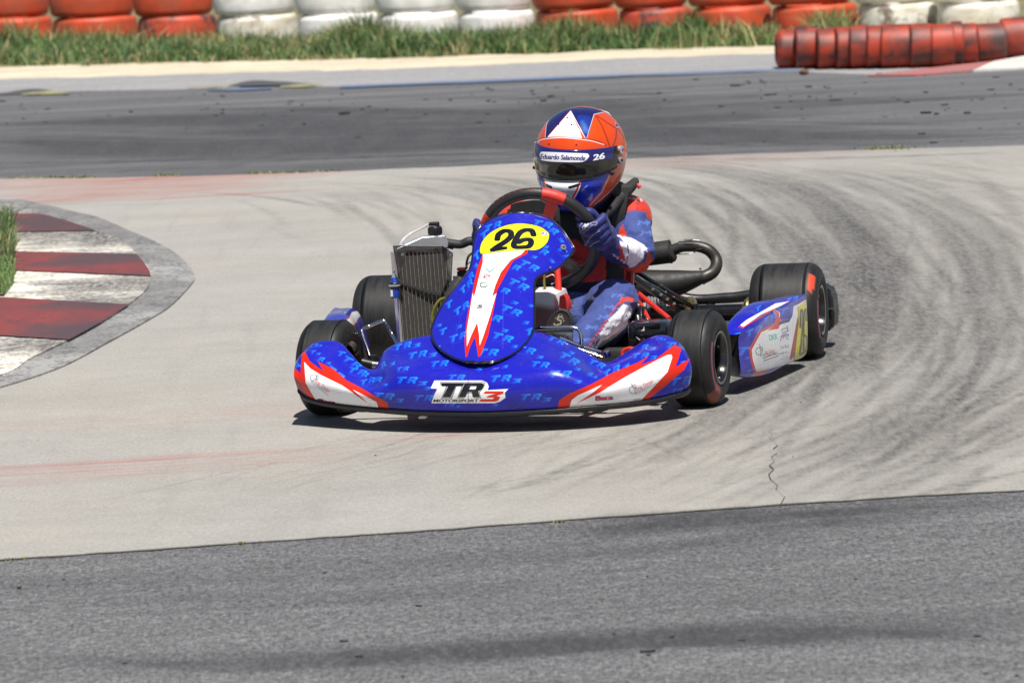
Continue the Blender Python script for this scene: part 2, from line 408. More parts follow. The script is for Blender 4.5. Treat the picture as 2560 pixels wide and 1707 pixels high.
# scrubs across the kerb
for px in ([(120, 560), (230, 575), (330, 600), (420, 650)], [(160, 570), (240, 590), (320, 625)], [(200, 700), (320, 720), (430, 735)], [(230, 660), (300, 650), (350, 665)], [(20, 560), (120, 562), (240, 580)], [(0, 500), (100, 515), (200, 540)], [(60, 520), (200, 545), (330, 590)], [(250, 790), (330, 760), (400, 720)], [(60, 900), (200, 850), (320, 790)]): family(px, 34, .09, .42, .16, .3, .9, soft=.10, col=(0, 255, 0))
RIMG = bpy.data.images.new('rubber_map', rub.w, rub.h); RIMG.colorspace_settings.name = 'Non-Color'
_p = np.ones((rub.h, rub.w, 4), np.float32); _p[..., :3] = rub.a; RIMG.pixels.foreach_set(_p.ravel()); RIMG.update(); RIMG.pack(); del _p
def rubber(g, o, a, col=(.045, .044, .047), amt=1.0, kerb=0):
    t = g.n('TexImage'); t.image = RIMG; t.extension = 'CLIP'; g.l(g.mapv(o, (1/8.5, 1/24, 1), loc=(4/8.5, 6/24, 0)), t.inputs[0])
    gr = g.ramp(g.noise(g.mapv(o, (60, 11, 1)), 1, 4, .7), [(.30, .55), (.62, 1)]); gr2 = g.ramp(g.noise(g.mapv(o, (7, 1.1, 1)), 1, 4, .6), [(.3, .78), (.6, 1)])
    sc_ = g.n('SeparateColor'); g.l(t.outputs[0], sc_.inputs[0]); ch = g.math('MAXIMUM', sc_.outputs[0], sc_.outputs[1]) if kerb else sc_.outputs[0]
    return g.mix(g.math('MULTIPLY', g.math('MULTIPLY', ch, amt, True), g.math('MULTIPLY', gr, gr2)), a, col)
# ---------------------------------------------------------------- ground
def sheet(name, outline, z, m, thick=0.0):
    n = len(outline); V = [(x, y, z) for x, y in outline]; F = [tuple(range(n))]
    if thick:
        V += [(x, y, z-thick) for x, y in outline]; F += [(i, (i+1) % n, n+(i+1) % n, n+i) for i in range(n)]
    me = bpy.data.meshes.new(name); me.from_pydata(V, [], F); me.update(); me.materials.append(m)
    bm = bmesh.new(); bm.from_mesh(me); bmesh.ops.triangulate(bm, faces=[f for f in bm.faces if len(f.verts) > 4], quad_method='BEAUTY', ngon_method='BEAUTY')
    bmesh.ops.recalc_face_normals(bm, faces=bm.faces); bm.to_mesh(me); bm.free()
    if me.polygons[0].normal.z < 0: me.flip_normals()
    o = bpy.data.objects.new(name, me); COL.objects.link(o); tag(o, kind='structure'); return o
def gline(pxs, z=0, ext=60, jag=0.0, step=.05):
    """ground line through photo points, carried on straight past the frame, with a slightly broken edge"""
    P = [np.array(G(a, b, z)[:2]) for a, b in pxs]
    P = [P[0]+(P[0]-P[1])/np.linalg.norm(P[0]-P[1])*ext]+P+[P[-1]+(P[-1]-P[-2])/np.linalg.norm(P[-1]-P[-2])*ext]
    out = []
    for a, b in zip(P[:-1], P[1:]):
        L = np.linalg.norm(b-a); d = (b-a)/L; nn = np.array((-d[1], d[0]))
        k = max(1, int(L/step)) if L < 20 else 8
        for i in range(k):
            p = a+(b-a)*i/k; j = (mnoise(Vector((p[0]*3, p[1]*3, 1)))+.6*mnoise(Vector((p[0]*14, p[1]*14, 5))))*jag
            out.append(tuple(p+nn*j))
    out.append(tuple(P[-1])); return out
def ground_mat(name, base, grain, gs, spec_hi=.5, blot=.14, rough=.8, tint=(1, 1, 1), streak=0, sang=0, bumpk=.5):
    g = NT(name); o = g.geo()
    fine = g.noise(o, gs, 5, .75); mid = g.noise(o, gs*.12, 5, .6); big = g.noise(g.mapv(o, (.5, 1.1, 1)), 1.6, 4, .6)
    a = g.mix(g.ramp(fine, [(.28, 0), (.72, 1)]), tuple(x*(1-grain) for x in base), tuple(x*(1+grain) for x in base))
    a = g.mix(1.0, a, g.ramp(mid, [(.25, 1-blot*.8), (.75, 1+blot*.8)]), 'MULTIPLY')
    a = g.mix(1.0, a, g.ramp(big, [(.3, 1-blot), (.7, 1+blot)]), 'MULTIPLY')
    an = g.noise(g.mapv(o, (130, 24, 1)), 1, 3, .7); an2 = g.noise(g.mapv(o, (300, 60, 1)), 1, 2, .6)
    a = g.mix(1.0, a, g.ramp(an, [(.30, 1-grain*.55), (.70, 1+grain*.55)]), 'MULTIPLY'); a = g.mix(1.0, a, g.ramp(an2, [(.30, 1-grain*.5), (.70, 1+grain*.5)]), 'MULTIPLY')
    return g, o, a, fine
def band(name, A, B, z, m, thick=0.0):
    """sheet between two lines that both run along x"""
    A = sorted(A); B = sorted(B); xs = sorted(set([round(p[0], 3) for p in A]+[round(p[0], 3) for p in B])); xs = [x for x in xs if max(A[0][0], B[0][0]) <= x <= min(A[-1][0], B[-1][0])]
    ya = np.interp(xs, [p[0] for p in A], [p[1] for p in A]); yb = np.interp(xs, [p[0] for p in B], [p[1] for p in B]); n = len(xs)
    V = [(x, y, z) for x, y in zip(xs, ya)]+[(x, y, z) for x, y in zip(xs, yb)]; F = [(i, i+1, n+i+1, n+i) for i in range(n-1)]
    if thick: V += [(x, y, z-thick) for x, y in zip(xs, ya)]; F += [(2*n+i, 2*n+i+1, i+1, i) for i in range(n-1)]
    me = bpy.data.meshes.new(name); me.from_pydata(V, [], F); me.update(); me.materials.append(m)
    if me.polygons[0].normal.z < 0: me.flip_normals()
    o = bpy.data.objects.new(name, me); COL.objects.link(o); return tag(o, kind='structure')
# concrete
g, o, a, fine = ground_mat('concrete', (.300, .290, .272), .16, 70, blot=.07)
vo = g.n('TexVoronoi'); vo.inputs['Scale'].default_value = 160; g.l(o, vo.inputs['Vector'])
a = g.mix(g.math('MULTIPLY', g.ramp(vo.outputs['Distance'], [(.10, 1), (.2, 0)]), .35), a, (.16, .15, .14))
def arcvec(cx, cy_, kr, ka):
    s_ = g.n('VectorMath'); s_.operation = 'SUBTRACT'; s_.inputs[1].default_value = (cx, cy_, 0); g.l(o, s_.outputs[0].node.inputs[0])
    sx = g.n('SeparateXYZ'); g.l(s_.outputs[0], sx.inputs[0])
    r2 = g.math('SQRT', g.math('ADD', g.math('MULTIPLY', sx.outputs[0], sx.outputs[0]), g.math('MULTIPLY', sx.outputs[1], sx.outputs[1])))
    an = g.math('ARCTAN2', sx.outputs[1], sx.outputs[0])
    c_ = g.n('CombineXYZ'); g.l(g.math('MULTIPLY', r2, kr), c_.inputs[0]); g.l(g.math('MULTIPLY', an, ka), c_.inputs[1]); return c_.outputs[0], r2
sep = g.n('SeparateXYZ'); g.l(o, sep.inputs[0])
def skid(cx, cy_, R, kr, ka, thr, r_lo, r_hi, amt, col=(.075, .073, .075)):
    global a
    v, r = arcvec(cx, cy_, kr, ka); n_ = g.noise(v, 1.0, 5, .62, .25)
    m = g.ramp(n_, [(thr, 0), (thr+.17, 1)])
    b = g.math('MULTIPLY', g.math('SMOOTH_MIN', g.math('MULTIPLY', g.math('SUBTRACT', r, r_lo), 1.6), 1.0, True), g.math('SUBTRACT', 1.0, g.math('MULTIPLY', g.math('SUBTRACT', r, r_hi), .8, True), True), True)
    brk = g.ramp(g.noise(g.mapv(o, (.8, .45, 1)), 1.3, 4), [(.33, .1), (.62, 1)])
    gr = g.ramp(g.noise(g.mapv(o, (60, 11, 1)), 1, 4, .7), [(.3, .45), (.65, 1)])
    m = g.math('MULTIPLY', g.math('MULTIPLY', m, b), g.math('MULTIPLY', brk, gr)); a = g.mix(g.math('MULTIPLY', m, amt), a, col)
skid(-20.0, 4.16, 10, 3.6, 9, .42, 19.9, 23.5, .16)
skid(-20.0, 4.16, 10, 9, 9, .5, 20.2, 23.0, .12)
a = rubber(g, o, a, amt=1.05)
# long faint travel streaks
st = g.noise(g.mapv(o, (5, .35, 1), (0, 0, math.radians(-52))), 2.2, 4, .6)
a = g.mix(g.math('MULTIPLY', g.ramp(st, [(.55, 0), (.8, 1)]), .22), a, (.14, .135, .13))
# red paint rubbed off the kerb
def smear(cx, cy_, rx, ry, rot, amt, col=(.31, .055, .045), sc2=(1, 12, 1)):
    global a
    mp = g.mapv(o, (1, 1, 1), loc=(-cx, -cy_, 0)); mp = g.mapv(mp, (1, 1, 1), (0, 0, -rot)); q = g.mapv(mp, (1/rx, 1/ry, 0))
    ln = g.n('VectorMath'); ln.operation = 'LENGTH'; g.l(q, ln.inputs[0])
    m = g.math('SUBTRACT', 1.0, ln.outputs['Value'], True)
    n_ = g.ramp(g.noise(g.mapv(mp, sc2), 2.2, 5, .65), [(.4, 0), (.68, 1)])
    a = g.mix(g.math('MULTIPLY', g.math('MULTIPLY', g.math('POWER', m, .6), n_), amt), a, col)
for px, py, rx, ry, rt_, am in ((430, 437, 1.1, .9, 0, 1.2), (200, 490, 1.0, .5, .1, 1.0), (640, 425, .8, .5, 0, .7), (560, 488, .5, .10, .12, 1.1), (160, 1178, .8, .25, .1, .45), (330, 1150, .6, .06, .12, .7), (1700, 402, 1.1, .6, 0, .35), (1090, 1090, .25, .1, .2, .5), (560, 1035, 1.2, .2, .1, .25)):
    x, y, _ = G(px, py); smear(x, y, rx, ry, rt_, am)
warm = g.noise(o, .55, 3); a = g.mix(g.math('MULTIPLY', g.ramp(warm, [(.4, 0), (.65, 1)]), .35), a, g.mix(1.0, a, (1.08, 1.02, .92), 'MULTIPLY'))
g.l(a, g.p.inputs['Base Color']); g.p.inputs['Roughness'].default_value = .82; g.p.inputs['Specular IOR Level'].default_value = .3
h = g.math('ADD', g.noise(o, 110, 4, .7), g.math('MULTIPLY', g.noise(o, 9, 4), 1.2)); g.l(g.bump(h, .35, .004), g.p.inputs['Normal'])
M_CON = g.m
def asphalt(name, base, gs=110, grain=.55, sx=.25, rot=0, streaks=.5):
    g, o, a, fine = ground_mat(name, base, grain, gs, blot=.06)
    vo = g.n('TexVoronoi'); vo.inputs['Scale'].default_value = gs*1.1; g.l(o, vo.inputs['Vector'])
    sp = g.ramp(vo.outputs['Color'], [(.72, 0), (.95, 1)]); a = g.mix(g.math('MULTIPLY', sp, .5), a, tuple(min(1, x*2.3) for x in base))
    st = g.noise(g.mapv(o, (sx*.35, 1.7, 1), (0, 0, rot)), 1.9, 5, .6); st2 = g.noise(g.mapv(o, (sx, 7, 1), (0, 0, rot)), 1.9, 5, .6)
    a = g.mix(1.0, a, g.ramp(st, [(.35, 1+.25*streaks), (.62, 1-.55*streaks)]), 'MULTIPLY'); a = g.mix(1.0, a, g.ramp(st2, [(.35, 1+.12*streaks), (.65, 1-.25*streaks)]), 'MULTIPLY')
    a = rubber(g, o, a, (.035, .035, .038), 1.35)
    g.l(a, g.p.inputs['Base Color']); g.p.inputs['Roughness'].default_value = .72; g.p.inputs['Specular IOR Level'].default_value = .45
    g.l(g.bump(g.math('ADD', fine, g.noise(o, gs*.5, 3)), .8, .006), g.p.inputs['Normal']); return g.m
M_ASN = asphalt('asphalt_near', (.132, .131, .135), 80, .82, .3, math.radians(-4), .35)
M_ASF = asphalt('asphalt_far', (.122, .123, .128), 80, .5, .22, math.radians(-5), .45)
M_RUN = asphalt('runoff', (.27, .265, .27), 60, .12, .3, 0, .15)
g, o, a, fine = ground_mat('sand', (.52, .455, .34), .25, 30, blot=.15)
g.l(a, g.p.inputs['Base Color']); g.p.inputs['Roughness'].default_value = .9; g.l(g.bump(fine, .25, .004), g.p.inputs['Normal']); M_SAND = g.m
g, o, a, fine = ground_mat('soil', (.16, .145, .07), .4, 12, blot=.3)
g.l(a, g.p.inputs['Base Color']); g.p.inputs['Roughness'].default_value = .95; g.l(g.bump(fine, .3, .01), g.p.inputs['Normal']); M_SOIL = g.m
LO = [(0, 1396), (320, 1374), (640, 1352), (960, 1330), (1280, 1308), (1600, 1285), (1960, 1258), (2260, 1238), (2560, 1223)]
UP = [(0, 447), (300, 444), (620, 436), (900, 427), (1200, 413), (1450, 402), (1700, 391), (2000, 381), (2300, 371), (2560, 364)]
lo = gline(LO, 0, 60, .016, .025); upl = gline(UP, 0, 60, .03)
sheet('ground', [(-300, -300), (300, -300), (300, 300), (-300, 300)], -.05, M_SOIL)
con = band('concrete_apron', lo, upl, 0.0, M_CON, .04)
near = [(-60, -60)]+[(x, y) for x, y in lo]+[(60, -60)]
lo2 = [(x, y+.03) for x, y in lo]
band('near_track', [(-60, -70), (60, -70)], lo2, -.004, M_ASN)
FAR = [(0, 232), (250, 228), (520, 222), (850, 217), (1280, 199), (1700, 187), (1950, 180), (2180, 186), (2560, 172)]
far = gline(FAR, -.012, 60, .05)
band('far_track', [(x, y-.03) for x, y in upl], far, -.012, M_ASF)
SANDL = [(0, 198), (400, 189), (700, 180), (1000, 172), (1280, 160), (1600, 145), (1950, 133), (2560, 118)]
sa = gline(SANDL, -.02, 60, .12)
band('runoff_strip', [(x, y-.1) for x, y in far], sa, -.02, M_RUN)
GR = [(0, 168), (500, 156), (900, 148), (1280, 138), (1600, 124), (1900, 116), (2560, 95)]
gr = gline(GR, -.03, 60, .25)
band('sand_verge', [(x, y-.15) for x, y in sa], gr, -.03, M_SAND)
M_JNT = mat('joint_dirt', (.045, .042, .034), .95, var=.5, vs_=8)
band('joint_gap', [(x, y-.02) for x, y in upl], [(x, y+.05+.07*abs(mnoise(Vector((x*4, 0, 3))))) for x, y in upl], -.006, M_JNT)
band('joint_gap', [(x, y-.004-.014*abs(mnoise(Vector((x*9, 0, 5))))) for x, y in lo], [(x, y+.01) for x, y in lo], -.002, M_JNT)
# worn painted line along the edge of the far track
def paint(name, col, wear=.5, dark=(.12, .12, .125), ns=(3, 3, 1), rough=.6, d2=(.2, .19, .18), amt2=.4, fine=.35, rb=1.0):
    g = NT(name); o = g.geo(); n1 = g.noise(g.mapv(o, ns), 4, 8, .72); n2 = g.noise(o, 60, 4, .7); n3 = g.noise(g.mapv(o, (ns[0]*.4, ns[1]*.4, 1)), 3, 4, .6)
    f = g.math('ADD', n1, g.math('MULTIPLY', g.math('SUBTRACT', n2, .5), fine))
    a = g.mix(g.ramp(f, [(wear-.05, 0), (wear+.10, 1)]), dark, col)
    a = g.mix(g.math('MULTIPLY', g.ramp(n3, [(.42, 0), (.72, 1)]), amt2), a, d2); a = g.mix(1., a, g.ramp(n2, [(.3, .86), (.7, 1.12)]), 'MULTIPLY')
    a = rubber(g, o, a, (.05, .045, .05), rb, 1)
    g.l(a, g.p.inputs['Base Color']); g.p.inputs['Roughness'].default_value = rough; g.l(g.bump(n2, .25, .003), g.p.inputs['Normal']); return g.m
def strip(name, pts, wpx, z, m):
    """band with px half widths, on the ground"""
    A = catmull([G(x, y-w_/2, z)[:2] for (x, y), w_ in zip(pts, wpx)], 8); B = catmull([G(x, y+w_/2, z)[:2] for (x, y), w_ in zip(pts, wpx)], 8)
    jj = lambda p: (p[0], p[1]+.05*mnoise(Vector((p[0]*5, p[1]*5, 2))))
    return sheet(name, [jj(p) for p in A]+[jj(p) for p in B][::-1], z, m)
M_BL = paint('blue_line_paint', (.09, .16, .33), .44, (.13, .14, .16), (2, 8, 1))
M_YL = paint('yellow_line_paint', (.50, .45, .12), .5, (.10, .10, .10), (2, 8, 1))
strip('blue_edge_line', [(850, 217), (1080, 208), (1280, 200), (1600, 187), (1850, 178), (2010, 173)], [5, 5, 6, 5, 5, 4], -.004, M_BL)
strip('blue_edge_line', [(520, 226), (600, 223), (680, 220)], [3, 6, 3], -.004, M_BL)
strip('yellow_edge_line', [(55, 236), (110, 232), (175, 233)], [3, 9, 3], -.004, M_YL)
strip('yellow_edge_line', [(470, 217), (540, 218), (600, 219)], [2, 6, 2], -.004, M_YL)
strip('yellow_edge_line', [(700, 217), (760, 214), (810, 212)], [3, 7, 3], -.004, M_YL)
M_PT = asphalt('asphalt_patch', (.07, .07, .075), 80, .4, .3, 0, .3)
strip('asphalt_patch', [(0, 236), (90, 228), (170, 236)], [4, 12, 3], -.008, M_PT)
strip('asphalt_patch', [(560, 218), (640, 208), (780, 211)], [2, 13, 3], -.008, M_PT)
M_CUR = paint('far_kerb_red', (.42, .12, .11), .42, (.17, .16, .17), (2, 2, 1)); M_CUW = paint('far_kerb_white', (.62, .6, .56), .30, (.3, .3, .3), (2, 2, 1))
kr = [G(2170, 188, .0), G(2290, 187, .0), G(2430, 176, .0), G(2482, 153, .0), G(2360, 166, .0)]
sheet('far_kerb', [p[:2] for p in kr], .0, M_CUR, .03)
kw = [G(2432, 176, 0), G(2560, 170, 0), G(3300, 150, 0), G(3300, 118, 0), G(2560, 140, 0), G(2484, 153, 0)]
sheet('far_kerb', [p[:2] for p in kw], .0, M_CUW, .03)
# kerb on the left: low concrete rim, painted stripes on a slightly raised bed
KO = [(-900, 470), (-300, 478), (0, 492), (54, 500), (115, 511), (172, 526), (245, 543), (318, 574), (383, 601), (440, 633), (475, 668), (487, 693), (471, 718), (425, 764), (364, 802), (268, 855), (153, 915), (0, 966), (-300, 1050), (-900, 1210)]
KI = [(-900, 488), (-300, 496), (0, 509), (53, 517), (103, 530), (172, 551), (245, 578), (306, 603), (341, 633), (368, 665), (377, 689), (367, 721), (318, 762), (249, 806), (172, 848), (76, 894), (0, 936), (-300, 1016), (-900, 1170)]
def kerb_sheet(name, pxo, z, m, th):
    out = catmull([np.array(G(x, y, z)[:2]) for x, y in pxo], 8)
    return sheet(name, [tuple(p) for p in out], z, m, th)
M_KR = paint('kerb_rim', (.30, .295, .285), .42, (.13, .13, .135), (3, 1.2, 1), .8, (.20, .20, .20), .6, 1.0, .55)
kerb_sheet('kerb_rim', KO, .006, M_KR, .01)
M_KW = paint('kerb_white', (.76, .73, .66), .42, (.20, .19, .18), (1.8, 3.2, 1), .7, (.50, .43, .30), .45, 1.0)
kerb_sheet('kerb_bed', KI, .012, M_KW, .010)
M_K1 = paint('kerb_red', (.215, .040, .034), .34, (.075, .035, .04), (5, 1.4, 1), .6, (.09, .035, .045), .75, .8)
def kx(y):   # inner edge of the painted bed at photo row y
    P = KI
    L = [(a, b) for a, b in zip(P[:-1], P[1:]) if min(a[1], b[1]) <= y <= max(a[1], b[1])]
    a, b = L[0]; t = (y-a[1])/(b[1]-a[1]+1e-9); return a[0]+(b[0]-a[0])*t
def stripe(y0l, y0r, y1l, y1r, side):
    top = [(-700, y0l-6), (0, y0l), (kx(y0r), y0r)]; n = 6
    mid = [(kx(y), y) for y in np.linspace(y0r, y1r, n)[1:-1]]
    bot = [(kx(y1r), y1r), (0, y1l), (-700, y1l-6)]
    sheet('kerb_stripe', [G(x, y, .026)[:2] for x, y in top+mid+bot], .026, M_K1)
stripe_pts = [([(-700, 520), (0, 533), (103, 534), (160, 549), (200, 562), (240, 576)], [(0, 579), (-700, 574)]),
              ([(-700, 618), (40, 628), (341, 634), (360, 655), (374, 676), (377, 689)], [(40, 675), (-700, 668)]),
              ([(-700, 735), (0, 742), (322, 760), (290, 780), (249, 806), (210, 828), (172, 848)], [(0, 838), (-700, 820)])]
for A, B in stripe_pts: sheet('kerb_stripe', [G(x, y, .016)[:2] for x, y in A+B], .016, M_K1)
# cracks in the concrete
M_CRK = mat('crack_fill', (.07, .06, .05), .95)
cb = MB()
for ch in ([(1922, 1078), (1930, 1086), (1924, 1094), (1944, 1112), (1934, 1120), (1942, 1132), (1928, 1140), (1936, 1152), (1924, 1162), (1934, 1172), (1922, 1184), (1926, 1196), (1944, 1212), (1940, 1222), (1962, 1240), (1950, 1262)], [(1350, 660), (1362, 700), (1340, 730)][:0]):
    for a_, b_ in zip(ch[:-1], ch[1:]):
        if random.random() < .18: continue
        A, B = np.array(G(*a_, .003)), np.array(G(*b_, .003)); d = (B-A)/np.linalg.norm(B-A); n_ = np.array((-d[1], d[0], 0))*random.choice((.0004, .0008, .0014))
        A = A-d*.004; B = B+d*.004; cb.add([A-n_, A+n_*random.uniform(.3, 1.4), B+n_, B-n_*random.uniform(.3, 1.4)], [(0, 1, 2, 3)])
tag(cb.build('concrete_crack', M_CRK, smooth=False), kind='structure')
# rubber crumbs and grit on the asphalt
def crumbs(name, n, pxr, pyr, z, size, m, seed, cond=None):
    R = random.Random(seed); b = MB()
    for i in range(n):
        px, py = R.uniform(*pxr), R.uniform(*pyr)
        if cond and not cond(px, py): continue
        x, y, _ = G(px, py, z); s_ = size*R.uniform(.5, 1.3)*(1 if R.random() < .9 else 1.6); a_ = R.uniform(-.5, .5)
        L, W_, H_ = s_*R.uniform(1, 3.2), s_*R.uniform(.6, 1.1), s_*R.uniform(.2, .55)
        V = [(R.uniform(.7, 1)*L*dx, R.uniform(.7, 1)*W_*dy, H_*dz) for dz in (0, 1) for dx, dy in ((-.5, -.5), (.5, -.5), (.5, .5), (-.5, .5))]
        c_, q_ = math.cos(a_), math.sin(a_); V = [(x+vx*c_-vy*q_, y+vx*q_+vy*c_, z+.001+vz) for vx, vy, vz in V]
        b.add(V, [(0, 3, 2, 1), (4, 5, 6, 7), (0, 1, 5, 4), (1, 2, 6, 5), (2, 3, 7, 6), (3, 0, 4, 7)])
    return tag(b.build(name, m, smooth=False), kind='stuff')
M_RUB = mat('rubber_crumb', (.035, .035, .038), .9, var=.5)
sl = lambda px, py: py > 232-px*.021 and py < 440-px*.03 and (py < 300 or random.random() < .12)
crumbs('rubber_crumbs', 300, (-200, 2760), (178, 360), -.012, .013, M_RUB, 3, sl)
crumbs('rubber_crumbs', 26, (-100, 2660), (1430, 1700), -.004, .006, M_RUB, 5)
crumbs('rubber_crumbs', 12, (600, 2560), (420, 1180), 0, .004, M_RUB, 9)
# loose stone by the tyre row
def stone():
    bm = bmesh.new(); bmesh.ops.create_icosphere(bm, subdivisions=3, radius=1)
    for v in bm.verts: v.co *= 1+.25*mnoise(v.co*1.7+Vector((3, 1, 2)))
    x, y, _ = G(2010, 188, -.012)
    V = [(x+v.co.x*.028, y+v.co.y*.025, .006+v.co.z*.020) for v in bm.verts]; F = [[v.index for v in f.verts] for f in bm.faces]
    o = ob('stone', V, F, mat('brown_stone', (.13, .075, .045), .9, var=.4, bump=.6))
    tag(o, 'small round brown stone lying on the asphalt just in front of the low red tyres', 'stone')
stone()
# ---------------------------------------------------------------- grass
M_GR = []
for nm, c in (('grass_green', (.105, .185, .055)), ('grass_dark', (.058, .120, .040)), ('grass_dry', (.34, .29, .14)), ('grass_pale', (.17, .25, .085))):
    m = mat(nm, c, .65, var=.35, vs_=6); pb = m.node_tree.nodes['Principled BSDF']
    pb.inputs['Subsurface Weight'].default_value = 0; M_GR.append(m)
def blades(name, pts, seed, rep=None):
    """pts: list of (x, y, z, height, width, material index)"""
    R = random.Random(seed); V = []; F = []; MI = []
    for x, y, z, h, wd, mi in pts:
        a_ = R.uniform(0, 6.28); lean = R.gauss(0, .55)*h; lx, ly = math.cos(a_)*lean, math.sin(a_)*lean; b_ = R.uniform(0, 3.14)
        wx, wy = math.cos(b_)*wd/2, math.sin(b_)*wd/2; i = len(V)
        V += [(x-wx, y-wy, z), (x+wx, y+wy, z), (x+lx*.35-wx*.8, y+ly*.35-wy*.8, z+h*.55), (x+lx*.35+wx*.8, y+ly*.35+wy*.8, z+h*.55), (x+lx, y+ly, z+h*(1-.2*abs(lean)/max(h, .01)))]
        F += [(i, i+1, i+3, i+2), (i+2, i+3, i+4)]; MI += [mi, mi]
    me = bpy.data.meshes.new(name); me.from_pydata(V, [], F); me.update()
    for m in M_GR: me.materials.append(m)
    me.polygons.foreach_set('material_index', MI)
    o = bpy.data.objects.new(name, me); COL.objects.link(o); return tag(o, kind='stuff')
# ---------------------------------------------------------------- grass strip before the tyre wall
def wall_line(px):
    """front foot of the big tyre wall at photo column px"""
    t = px/2560; x0, y0 = -3.95, 25.4; x1, y1 = 3.1, 19.6
    X = x0+(x1-x0)*t
    f = lambda X: 25.24+(X+3.81)*(22.34-25.24)/(-.714+3.81) if X < -.7 else 22.34+(X+.714)*(19.749-22.34)/(2.798+.714)
    for _ in range(5): X += (px-w2px(X, f(X), .2)[0])/FPX*(f(X)+CD)
    return X, f(X)
pts = []
def grass_h(px):   # how high the grass stands along the wall
    return .30+.10*math.sin(px/170)+.08*math.sin(px/61+1)+(.10 if 900 < px < 1700 else 0)
for i in range(26000):
    px = random.uniform(-260, 1990 if i % 3 else 2700); t = random.random()**.8
    X, Y = wall_line(px); gx, gy, _ = G(px, 168-px*.0265, -.03)
    # from grass edge (t=0) to wall foot (t=1)
    x = gx+(X-gx)*t; y = gy+(Y-gy)*t-.05; jn = mnoise(Vector((x*2.3, y*1.5, 3))); jb = mnoise(Vector((x*.9, y*.7, 9)))
    if t < .25 and jn < .02: continue
    h = (.06+.155*t+.08*jn+(.05 if 900 < px < 1750 else 0)*t)*(.75+.6*max(0, jb+.3))*random.uniform(.5, 1.25)
    if px > 1760: h *= .75
    r = random.random(); mi = 0 if r < .44 else 1 if r < .68 else 3 if r < .86 else 2
    if mnoise(Vector((x*1.1, y*2, 30))) > .28 and r > .45: mi = 2
    if t < .14 and random.random() < .55: mi = 2; h *= .45
    if jb < -.15 and random.random() < .4: mi = 1
    pts.append((x, y, -.05, max(.05, h), random.uniform(.008, .017), mi))
for i in range(500):   # seed stems that stand above the rest and lean on the tyres
    px = random.uniform(-50, 1950); X, Y = wall_line(px); pts.append((X, Y-random.uniform(.05, .8), -.05, random.uniform(.16, .30), .010, random.choice((0, 2, 3))))
blades('long_grass', pts, 4)
pts = []
for i in range(260):
    x, y, _ = G(random.gauss(2060, 26), 100, -.03); X, Y = wall_line(2060); pts.append((x, Y-random.uniform(.1, .5), -.05, random.uniform(.18, .34), .014, random.choice((0, 2, 3))))
blades('grass_tuft', pts, 8)
# growth along the joint of concrete and asphalt
pts = []
for i in range(1900):
    px = abs(random.gauss(0, 420)) if i % 2 else random.uniform(0, 900); x, y, _ = G(px, 447-px*.0225, 0)
    if mnoise(Vector((x*2.5, 0, 4))) < -.05: continue
    pts.append((x, y+random.gauss(.03, .05), -.012, random.uniform(.005, .018), .010, random.choice((0, 1, 3, 2))))
for i in range(160):
    px = random.gauss(2240, 45); x, y, _ = G(px, 373, 0); pts.append((x, y+random.gauss(.05, .08), -.012, random.uniform(.008, .025), .012, random.choice((0, 3, 2))))
for cxp, n_ in ((30, 9), (600, 12), (1395, 12), (60, 9)):
    for i in range(n_):
        px = random.gauss(cxp, 6); x, y, _ = G(px, 1396-px*.0685, 0); pts.append((x, y-.015, -.004, random.uniform(.004, .010), .006, random.choice((3, 2))))
blades('joint_weeds', pts, 5)
# turf inside the kerb at the left edge of the picture
pts = []
for i in range(2600):
    px = 34-abs(random.gauss(0, 60)); py = random.uniform(560, 735)
    e = 44*math.sqrt(max(0, 1-((py-640)/100)**2)) if py < 740 else 0
    if px > e: continue
    x, y, _ = G(px, py, .02); d = py < 660
    pts.append((x, y, .02, random.uniform(.04, .12) if d else random.uniform(.02, .06), .006, random.choice((1, 1, 0, 2)) if d else random.choice((3, 3, 0))))
blades('infield_turf', pts, 6)
sheet('infield_soil', [G(a, b, .02)[:2] for a, b in [(-500, 560), (0, 575), (26, 600), (40, 650), (34, 700), (10, 735), (-500, 760)]], .02, M_SOIL)

# ---------------------------------------------------------------- tyre barrier
def painted(name, c, worn=(.05, .045, .045), thr=.62, dirt=(.14, .11, .07), dk=.35):
    g = NT(name); o = g.obj(); oi = g.n('ObjectInfo'); v = g.n('VectorMath'); v.operation = 'ADD'; g.l(o, v.inputs[0]); g.l(g.mapv(oi.outputs['Random'], (37, 53, 71)), v.inputs[1]); q = v.outputs[0]
    n1 = g.noise(q, 3.5, 7, .68); n2 = g.noise(g.mapv(q, (2, 2, 5)), 2.2, 5, .6)
    sep = g.n('SeparateXYZ'); g.l(o, sep.inputs[0])
    a = g.mix(g.ramp(g.noise(q, 9, 4), [(.3, 0), (.7, 1)]), tuple(x*.8 for x in c), tuple(min(1, x*1.12) for x in c))
    a = g.mix(g.math('MULTIPLY', g.ramp(n2, [(.42, 0), (.75, 1)]), dk*1.6), a, dirt)
    a = g.mix(g.ramp(n1, [(thr, 0), (thr+.08, 1)]), a, worn); g.l(a, g.p.inputs['Base Color'])
    g.p.inputs['Roughness'].default_value = .55; g.l(g.bump(n1, .4, .01), g.p.inputs['Normal']); return g.m
M_TO = painted('tyre_orange', (.60, .070, .022), thr=.64); M_TOD = painted('tyre_orange_worn', (.58, .075, .035), thr=.53)
M_TW = painted('tyre_white', (.86, .85, .83), (.50, .46, .42), .66, (.52, .46, .40), .25); M_TWD = painted('tyre_white_worn', (.78, .76, .68), (.20, .16, .12), .54, (.42, .33, .2), .6)
